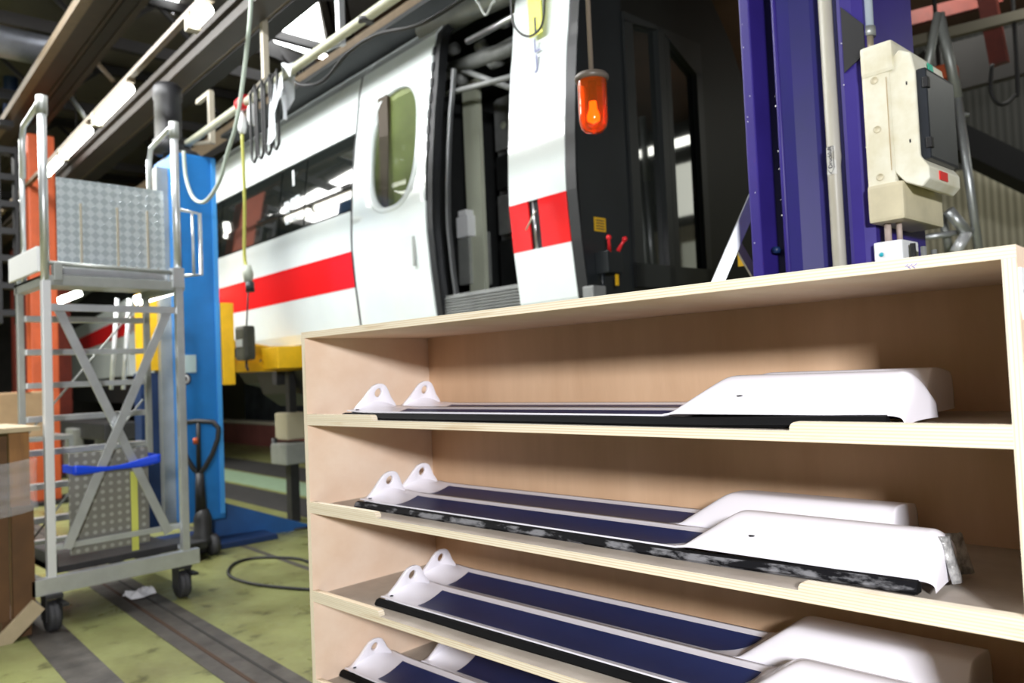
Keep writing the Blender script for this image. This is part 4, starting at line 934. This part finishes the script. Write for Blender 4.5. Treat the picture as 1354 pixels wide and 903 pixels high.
# ================================================================ VIOLET COLUMN
Q = -.8
vc = thing('lifting_jack', 'violet-blue lifting jack column with grey pipe, behind the cabinet', 'jack', (-1.36, Q+.3, 0), 'T')
ZT = 4.9
def vpoly(pts, m_, nm, lab=None): return part(nm, MB().prism(pts, .02, ZT, 'z'), m_, vc, lab)
part('edge_flange', MB().box(-1.613, -1.568, Q, Q+.45, .02, ZT, bev=.006), purple_lt, vc)
part('web', MB().box(-1.57, -1.48, Q+.12, Q+.45, .02, ZT), navyblue, vc)
part('ridge', MB().tube([(-1.478, Q+.03, .02), (-1.478, Q+.03, ZT)], .012, 10), purple_lt, vc)
part('face_plate', MB().prism([(-1.49, Q+.05), (-1.465, Q+.022), (-1.42, Q+.03), (-1.36, Q+.075), (-1.31, Q+.09), (-1.25, Q+.09), (-1.25, Q+.45), (-1.49, Q+.45)], .02, ZT, 'z'), purple, vc)
part('groove_plate', MB().box(-1.25, -1.215, Q+.06, Q+.45, .02, ZT), navyblue, vc)
part('side_channel', MB().prism([(-1.222, Q-.0), (-1.205, Q-.012), (-1.165, Q-.012), (-1.13, Q+.0), (-1.13, Q+.45), (-1.222, Q+.45)], .02, ZT, 'z'), purple_lt, vc)
b = MB(); b.box(-1.70, -1.05, Q-.1, Q+.6, 0, .02); part('foot', b, blue_dk, vc)
zb_ = onq(1128, 92, Q-.02).z
part('dark_bracket', MB().prism([(-1.20, zb_), (-1.125, zb_+.045), (-1.125, zb_+.15), (-1.20, zb_+.24)], Q-.016, Q-.008, 'y'), blk_metal, vc)
b = MB()
for i in range(26):
    s_ = random.choice([-1.6, -1.585, -1.478, -1.205, -1.14]); z_ = random.uniform(1.6, 3.1); r_ = random.uniform(.0006, .0018)
    b.box(s_-r_, s_+r_, Q-.0165 if s_ > -1.3 else Q-.0008, Q-.012 if s_ > -1.3 else Q, z_-r_*1.5, z_+r_*1.5)
part('paint_chip', b, white_pl, vc, kind='stuff')
for z_, s_ in ((1.93, -1.545), (1.93, -1.235)): part('hex_bolt', MB().lathe((s_, Q+.06, z_), [(.014, 0.02), (.014, -.008), (.0001, -.008)], 6, axis='y'), blue_dk, vc)
cd = thing('air_pipe', 'grey plastic pressure pipe running down the violet column', 'pipe', (-1.275, Q+.06, .1), 'T')
part('pipe', MB().tube([(-1.283, Q+.04, .1), (-1.283, Q+.04, 2.2), (-1.281, Q+.04, 2.235), (-1.28, Q+.04, 2.26), (-1.283, Q+.04, 5.0)], [.024, .024, .027, .0245, .024], 18), conduit, cd)
zc1 = onq(1092, 212, Q).z
lb = part('pipe_label', MB().grid(lambda u, v: Vector((-1.283+.0262*math.sin((u-.5)*1.5), Q+.04-.0262*math.cos((u-.5)*1.5), zc1-.052+.104*v)), lin(0, 1, 8), [0, 1], smooth=True), mat('pale_label', (.55, .55, .50), .5), cd, 'pale label reading Druckluft with a downward arrow outline')
b = MB(); yl_ = Q+.04-.0275; w_ = .0135
for a_, c_ in (((-w_, .05), (w_, .05)), ((w_, .05), (w_, -.03)), ((w_, -.03), (0, -.05)), ((0, -.05), (-w_, -.03)), ((-w_, -.03), (-w_, .05))):
    b.bar((-1.283+a_[0], yl_, zc1+a_[1]), (-1.283+c_[0], yl_, zc1+c_[1]), .0012, .0012)
b.text('Druckluft', (-1.283, yl_, zc1+.010), (0, 0, 1), (-1, 0, 0), .021, ext=.0)
part('label_print', b, ink, lb)

# ================================================================ SOCKET BOX on the column
sb = thing('socket_box', 'cream electrical socket box with smoked cover on the violet column', 'electrical box', (-1.05, Q+.1, 1.96), 'T')
S0 = -1.128; QF0, QB0 = -.85, -.60
def pz_(x, y, q=-.85): return onq(x, y, q)
zt = 2.555; zb_ = 1.965
# base shell
part('back_shell', MB().box(S0, -1.035, QF0, -.52, zb_, zt, bev=.012), cream_box, sb)
part('base_foot', MB().box(S0, -1.01, QF0-.008, -.50, zb_-.015, zb_+.115, bev=.012), cream_low, sb)
part('top_cap', MB().box(S0, -1.02, QF0-.004, -.52, zt-.10, zt+.008, bev=.014), cream_box, sb)
LP = [(-1.045, zb_+.19), (-1.0, zb_+.13), (-.985, zb_+.10), (-.955, zb_+.06), (-.935, zb_+.10), (-.935, zb_+.13), (-.955, zb_+.17), (-.955, zt-.10), (-.975, zt-.035), (-1.02, zt-.03), (-1.045, zt-.10)]
LP = [(-1.045, 2.12), (-1.005, 2.07), (-.955, 2.045), (-.93, 2.07), (-.93, 2.11), (-.955, 2.15), (-.955, 2.44), (-.965, 2.50), (-1.0, 2.52), (-1.03, 2.50), (-1.045, 2.44)]
b = MB().prism([(a, c) for a, c in LP], QF0+.004, -.56, 'y'); lid = part('front_shell', b, cream_box, sb)
bv = lid.modifiers.new('bevel', 'BEVEL'); bv.width = .006; bv.segments = 3
cv = part('smoked_cover', MB().box(-.957, -.925, QF0+.012, -.575, 2.135, 2.44, bev=.010), smoked, sb, 'smoked dark cover')
part('cover_latch', MB().box(-.935, -.918, QF0+.004, QF0+.03, 2.37, 2.405, bev=.003), blk_metal, cv); part('cover_latch', MB().box(-.935, -.918, QF0+.004, QF0+.03, 2.17, 2.205, bev=.003), blk_metal, cv)
part('green_sticker', MB().bar((-.957, -.70, 2.49), (-.952, -.70, 2.445), .045, .002, up=(1, 0, .3)), green_tape, sb, 'green tape')
part('red_sticker', MB().box(-.9305, -.926, -.76, -.69, 2.075, 2.105), red_lab, sb, 'red label')
for z_ in (2.44, 2.27, 2.105):
    part('screw_cap', MB().lathe((-1.085, QF0, z_), [(.013, .001), (.013, -.0015), (.0105, -.0015), (.010, -.0005), (.0001, -.0005)], 20, axis='y'), cream_low, sb)
for z_ in (2.40, 2.205): part('vent_slot', MB().box(-.985, -.980, QF0+.0035, QF0+.006, z_-.006, z_+.006), hole_m, sb)
part('seam_line', MB().bar((-1.045, QF0-.001, 2.44), (-1.045, QF0-.001, 2.12), .002, .002), mat('tan_seam', (.45, .33, .18), .6), sb)
gl = dep(1137, 0, 2.9); q_ = onq(1142, 55, -.8)
part('cable_gland', MB().tube([(q_.x, -.76, zt), (q_.x, -.76, zt+.08)], .017, 14).tube([(q_.x, -.76, zt), (q_.x, -.76, zt+.012)], .026, 6), mat('brass_gland', (.42, .36, .25), .4, metal=.4), sb)
part('cable_sleeve', MB().tube([(q_.x, -.76, zt+.075), (q_.x, -.76, zt+.11)], .026, 14), alu_dull, sb); part('supply_cable', MB().tube([(q_.x, -.76, zt+.11), (q_.x, -.76, 5.0)], .021, 12), mat('pale_blue_cable', (.45, .52, .60), .5), sb)
s2 = thing('junction_box', 'small white junction box with teal dot below the socket box', 'electrical box', (-1.06, Q, 1.7), 'T')
part('body', MB().box(-1.125, -1.03, -.84, -.70, 1.70, 1.885, bev=.008), white_pl, s2); part('teal_dot', MB().lathe((-1.10, -.841, onq(1171, 336, -.84).z), [(.008, 0), (.007, -.002), (.0001, -.002)], 14, axis='y'), teal, s2)
for k in range(3): part('cable_entry', MB().tube([(-1.012+k*.022, -.80+k*.03, 1.72), (-1.012+k*.022, -.80+k*.03, 1.87-.012*k)], [.011, .009], 10), [castiron, alu, equip_grey][k], s2)
part('socket_lead', MB().tube([(-1.09, -.8, 1.885), (-1.09, -.8, 1.95)], .012, 8).tube([(-1.06, -.78, 1.885), (-1.06, -.78, 1.95)], .010, 8), mat('pinkish_grey_lead', (.42, .34, .30), .5), s2)

# ================================================================ STEPLADDERS behind
def seg(parent, nm, xa, ya, xb, yb_, D, r, m_, D2=None):
    A, B = dep(xa, ya, D), dep(xb, yb_, D2 or D); return part(nm, MB().tube([A, B], r, 8), m_, parent)
A = dep(1240, 18, 5.5)
ldt = thing('stepladder', 'grey A-shaped stepladder standing behind the socket box', 'ladder', (A.x, A.y, 0))
seg(ldt, 'stile', 1242, 18, 1266, 130, 5.5, .035, alu_dull); seg(ldt, 'stile', 1266, 130, 1296, 345, 5.5, .03, alu)
seg(ldt, 'stile', 1240, 18, 1222, 110, 5.4, .03, alu_dull); seg(ldt, 'stile', 1222, 110, 1190, 345, 5.4, .03, alu_dull)
seg(ldt, 'rung', 1268, 150, 1280, 152, 5.5, .015, alu); seg(ldt, 'rung', 1215, 315, 1290, 304, 5.5, .022, alu); seg(ldt, 'stile', 1254, 278, 1279, 308, 5.4, .04, alu); seg(ldt, 'stile', 1279, 308, 1262, 335, 5.4, .04, alu_bright); seg(ldt, 'stile', 1246, 285, 1256, 335, 5.6, .03, alu_dull)
for k, (xa, ya, xb, yb_) in enumerate(((1296, 345, 1330, 620), (1190, 345, 1160, 620))): seg(ldt, 'stile', xa, ya, xb, yb_, 5.5, .03, alu)
A = dep(998, 262, 3.6)
ld2 = thing('folding_trestle', 'aluminium ladder leaning in front of the dark train end wall', 'ladder', (A.x, A.y, 0))
a_, b2 = dep(1003, 248, 3.35), dep(948, 375, 3.35); part('stile', MB().bar(a_, a_+(b2-a_)*4.2, .028, .05), alu, ld2)
a_, b2 = dep(972, 318, 3.45), dep(1003, 372, 3.45); part('stile', MB().bar(a_, a_+(b2-a_)*4, .02, .035), mat('tan_alu', (.40, .36, .30), .5, metal=.3), ld2)
part('yellow_sticker', MB().box(A.x-.02, A.x+.02, A.y-.16, A.y-.155, dep(985, 340, 3.4).z-.03, dep(985, 340, 3.4).z+.03), yellow, ld2)

# ---- hall structure on the right
def sbeam(name, a, b_, w_, h_, m_): 
    return struct(name, MB().bar(a, b_, w_, h_), m_, fr='W')
D_ = 8.5
sbeam('trim_4', dep(1235, 172, D_), dep(1400, 252, D_), .25, .30, blk_metal)
sbeam('trim_5', dep(1150, 70, 8), dep(1400, 8, 8), .1, .10, mat('dim_cream_rail', (.20, .18, .13), .6))
sbeam('trim_6', dep(1150, 40, 9), dep(1320, -4, 9), .12, .16, orange_dk)
sbeam('trim_7', dep(1300, -30, 8.2), dep(1322, 85, 8.2), .16, .16, orange_dk)
sbeam('trim_8', dep(1225, 100, 9), dep(1400, 55, 9), .2, .55, dark_steel)
b = MB(); pts = [dep(x, y, 8) for x, y in ((1312, 85), (1310, 120), (1322, 138), (1340, 128), (1345, 95))]
solo('hanging_cable', MB().tube(catmull(pts+[Vector((pts[-1].x, pts[-1].y, CZ))]), .02, 8), cable_m, 'dark cable loop hanging against the grey wall at far right', 'cable', pts[0])
t, c = clutter('orange_housing', 1242, 100, 7.5, .3, .2, .14, orange, 'orange housing glimpsed behind the stepladder', 'machine', None)
part('hanger', MB().tube([(c.x, c.y, c.z), (c.x, c.y, CZ)], .02, 8), dark_steel, t)
# items beyond under the train: low plinth wall, boxes
struct('wall_plinth', MB().box(-22, -9.0, 4.0, 4.2, 0, .5), mat('maroon_plinth', (.30, .10, .09), .6, noise=.3, nscale=2), fr='T')
struct('trim_9', MB().box(-22, -9.0, 3.95, 4.3, .5, .56), mat('plinth_cap', (.52, .48, .38), .6), fr='T')
struct('wall_back_lower', MB().box(-22, -9.0, 5.6, 5.7, .0, 2.2), mat('dim_blue_grey_wall', (.10, .11, .13), .7, noise=.6, nscale=2), fr='T')
for k, (x, y0_, y1_, D, w_, m_, lab, cat) in enumerate(((386, 545, 580, 8.3, .26, mat('tan_crate_paint', (.42, .38, .26), .6), 'tan box hanging under the train beside the cabinet edge', 'box'), (386, 585, 612, 8.2, .32, alu_dull, 'grey metal drum box below the tan box', 'box'))):
    A, B = dep(x, y0_, D), dep(x, y1_, D); cc = (A+B)/2
    t = thing('under_train_box', lab, cat, (cc.x, cc.y, B.z)); part('body', MB().box(cc.x-w_/2, cc.x+w_/2, cc.y-w_/2, cc.y+w_/2, B.z, A.z, bev=.02), m_, t)
    if k == 0: part('hanger', MB().box(cc.x-.04, cc.x+.04, cc.y-.04, cc.y+.04, A.z, 1.72), castiron, t)
    else:
        part('bracket', MB().tube([(cc.x-.18, cc.y-.1, A.z+.05), (cc.x-.18, cc.y-.1, B.z+.02)], .03, 8), blk_metal, t)
        part('stand_leg', MB().box(cc.x-.05, cc.x+.05, cc.y-.05, cc.y+.05, 0, B.z), castiron, t)
# bright things mirrored by the end wall glass: lamps and window on the far right side of the hall
wn = struct('window_1', MB().box(2.1, 2.9, QF-.16, QF-.12, 4.45, 5.5), mat('bright_window', (.9, .9, .85), .4, emit=(.85, .87, .75), es=2.2), fr='T')
struct('window_2', MB().box(2.15, 2.6, QF-.16, QF-.12, 3.15, 3.9), mat('dim_window', (.7, .72, .6), .4, emit=(.6, .62, .5), es=.8), fr='T')
b = MB()
t = thing('hall_lamp', 'lit batten mirrored in the dark end wall glass', 'lamp', (.9, 6.6, 5.0), 'T', 'far hall lamps')
part('tube', MB().tube([(.2, 6.9, 5.1), (2.2, 6.9, 5.1)], .07, 10), tube_on, t); part('hanger', MB().tube([(1.2, 6.9, 5.17), (1.2, 6.9, CZ)], .01, 6), dark_steel, t)
print('objects', len(bpy.data.objects))
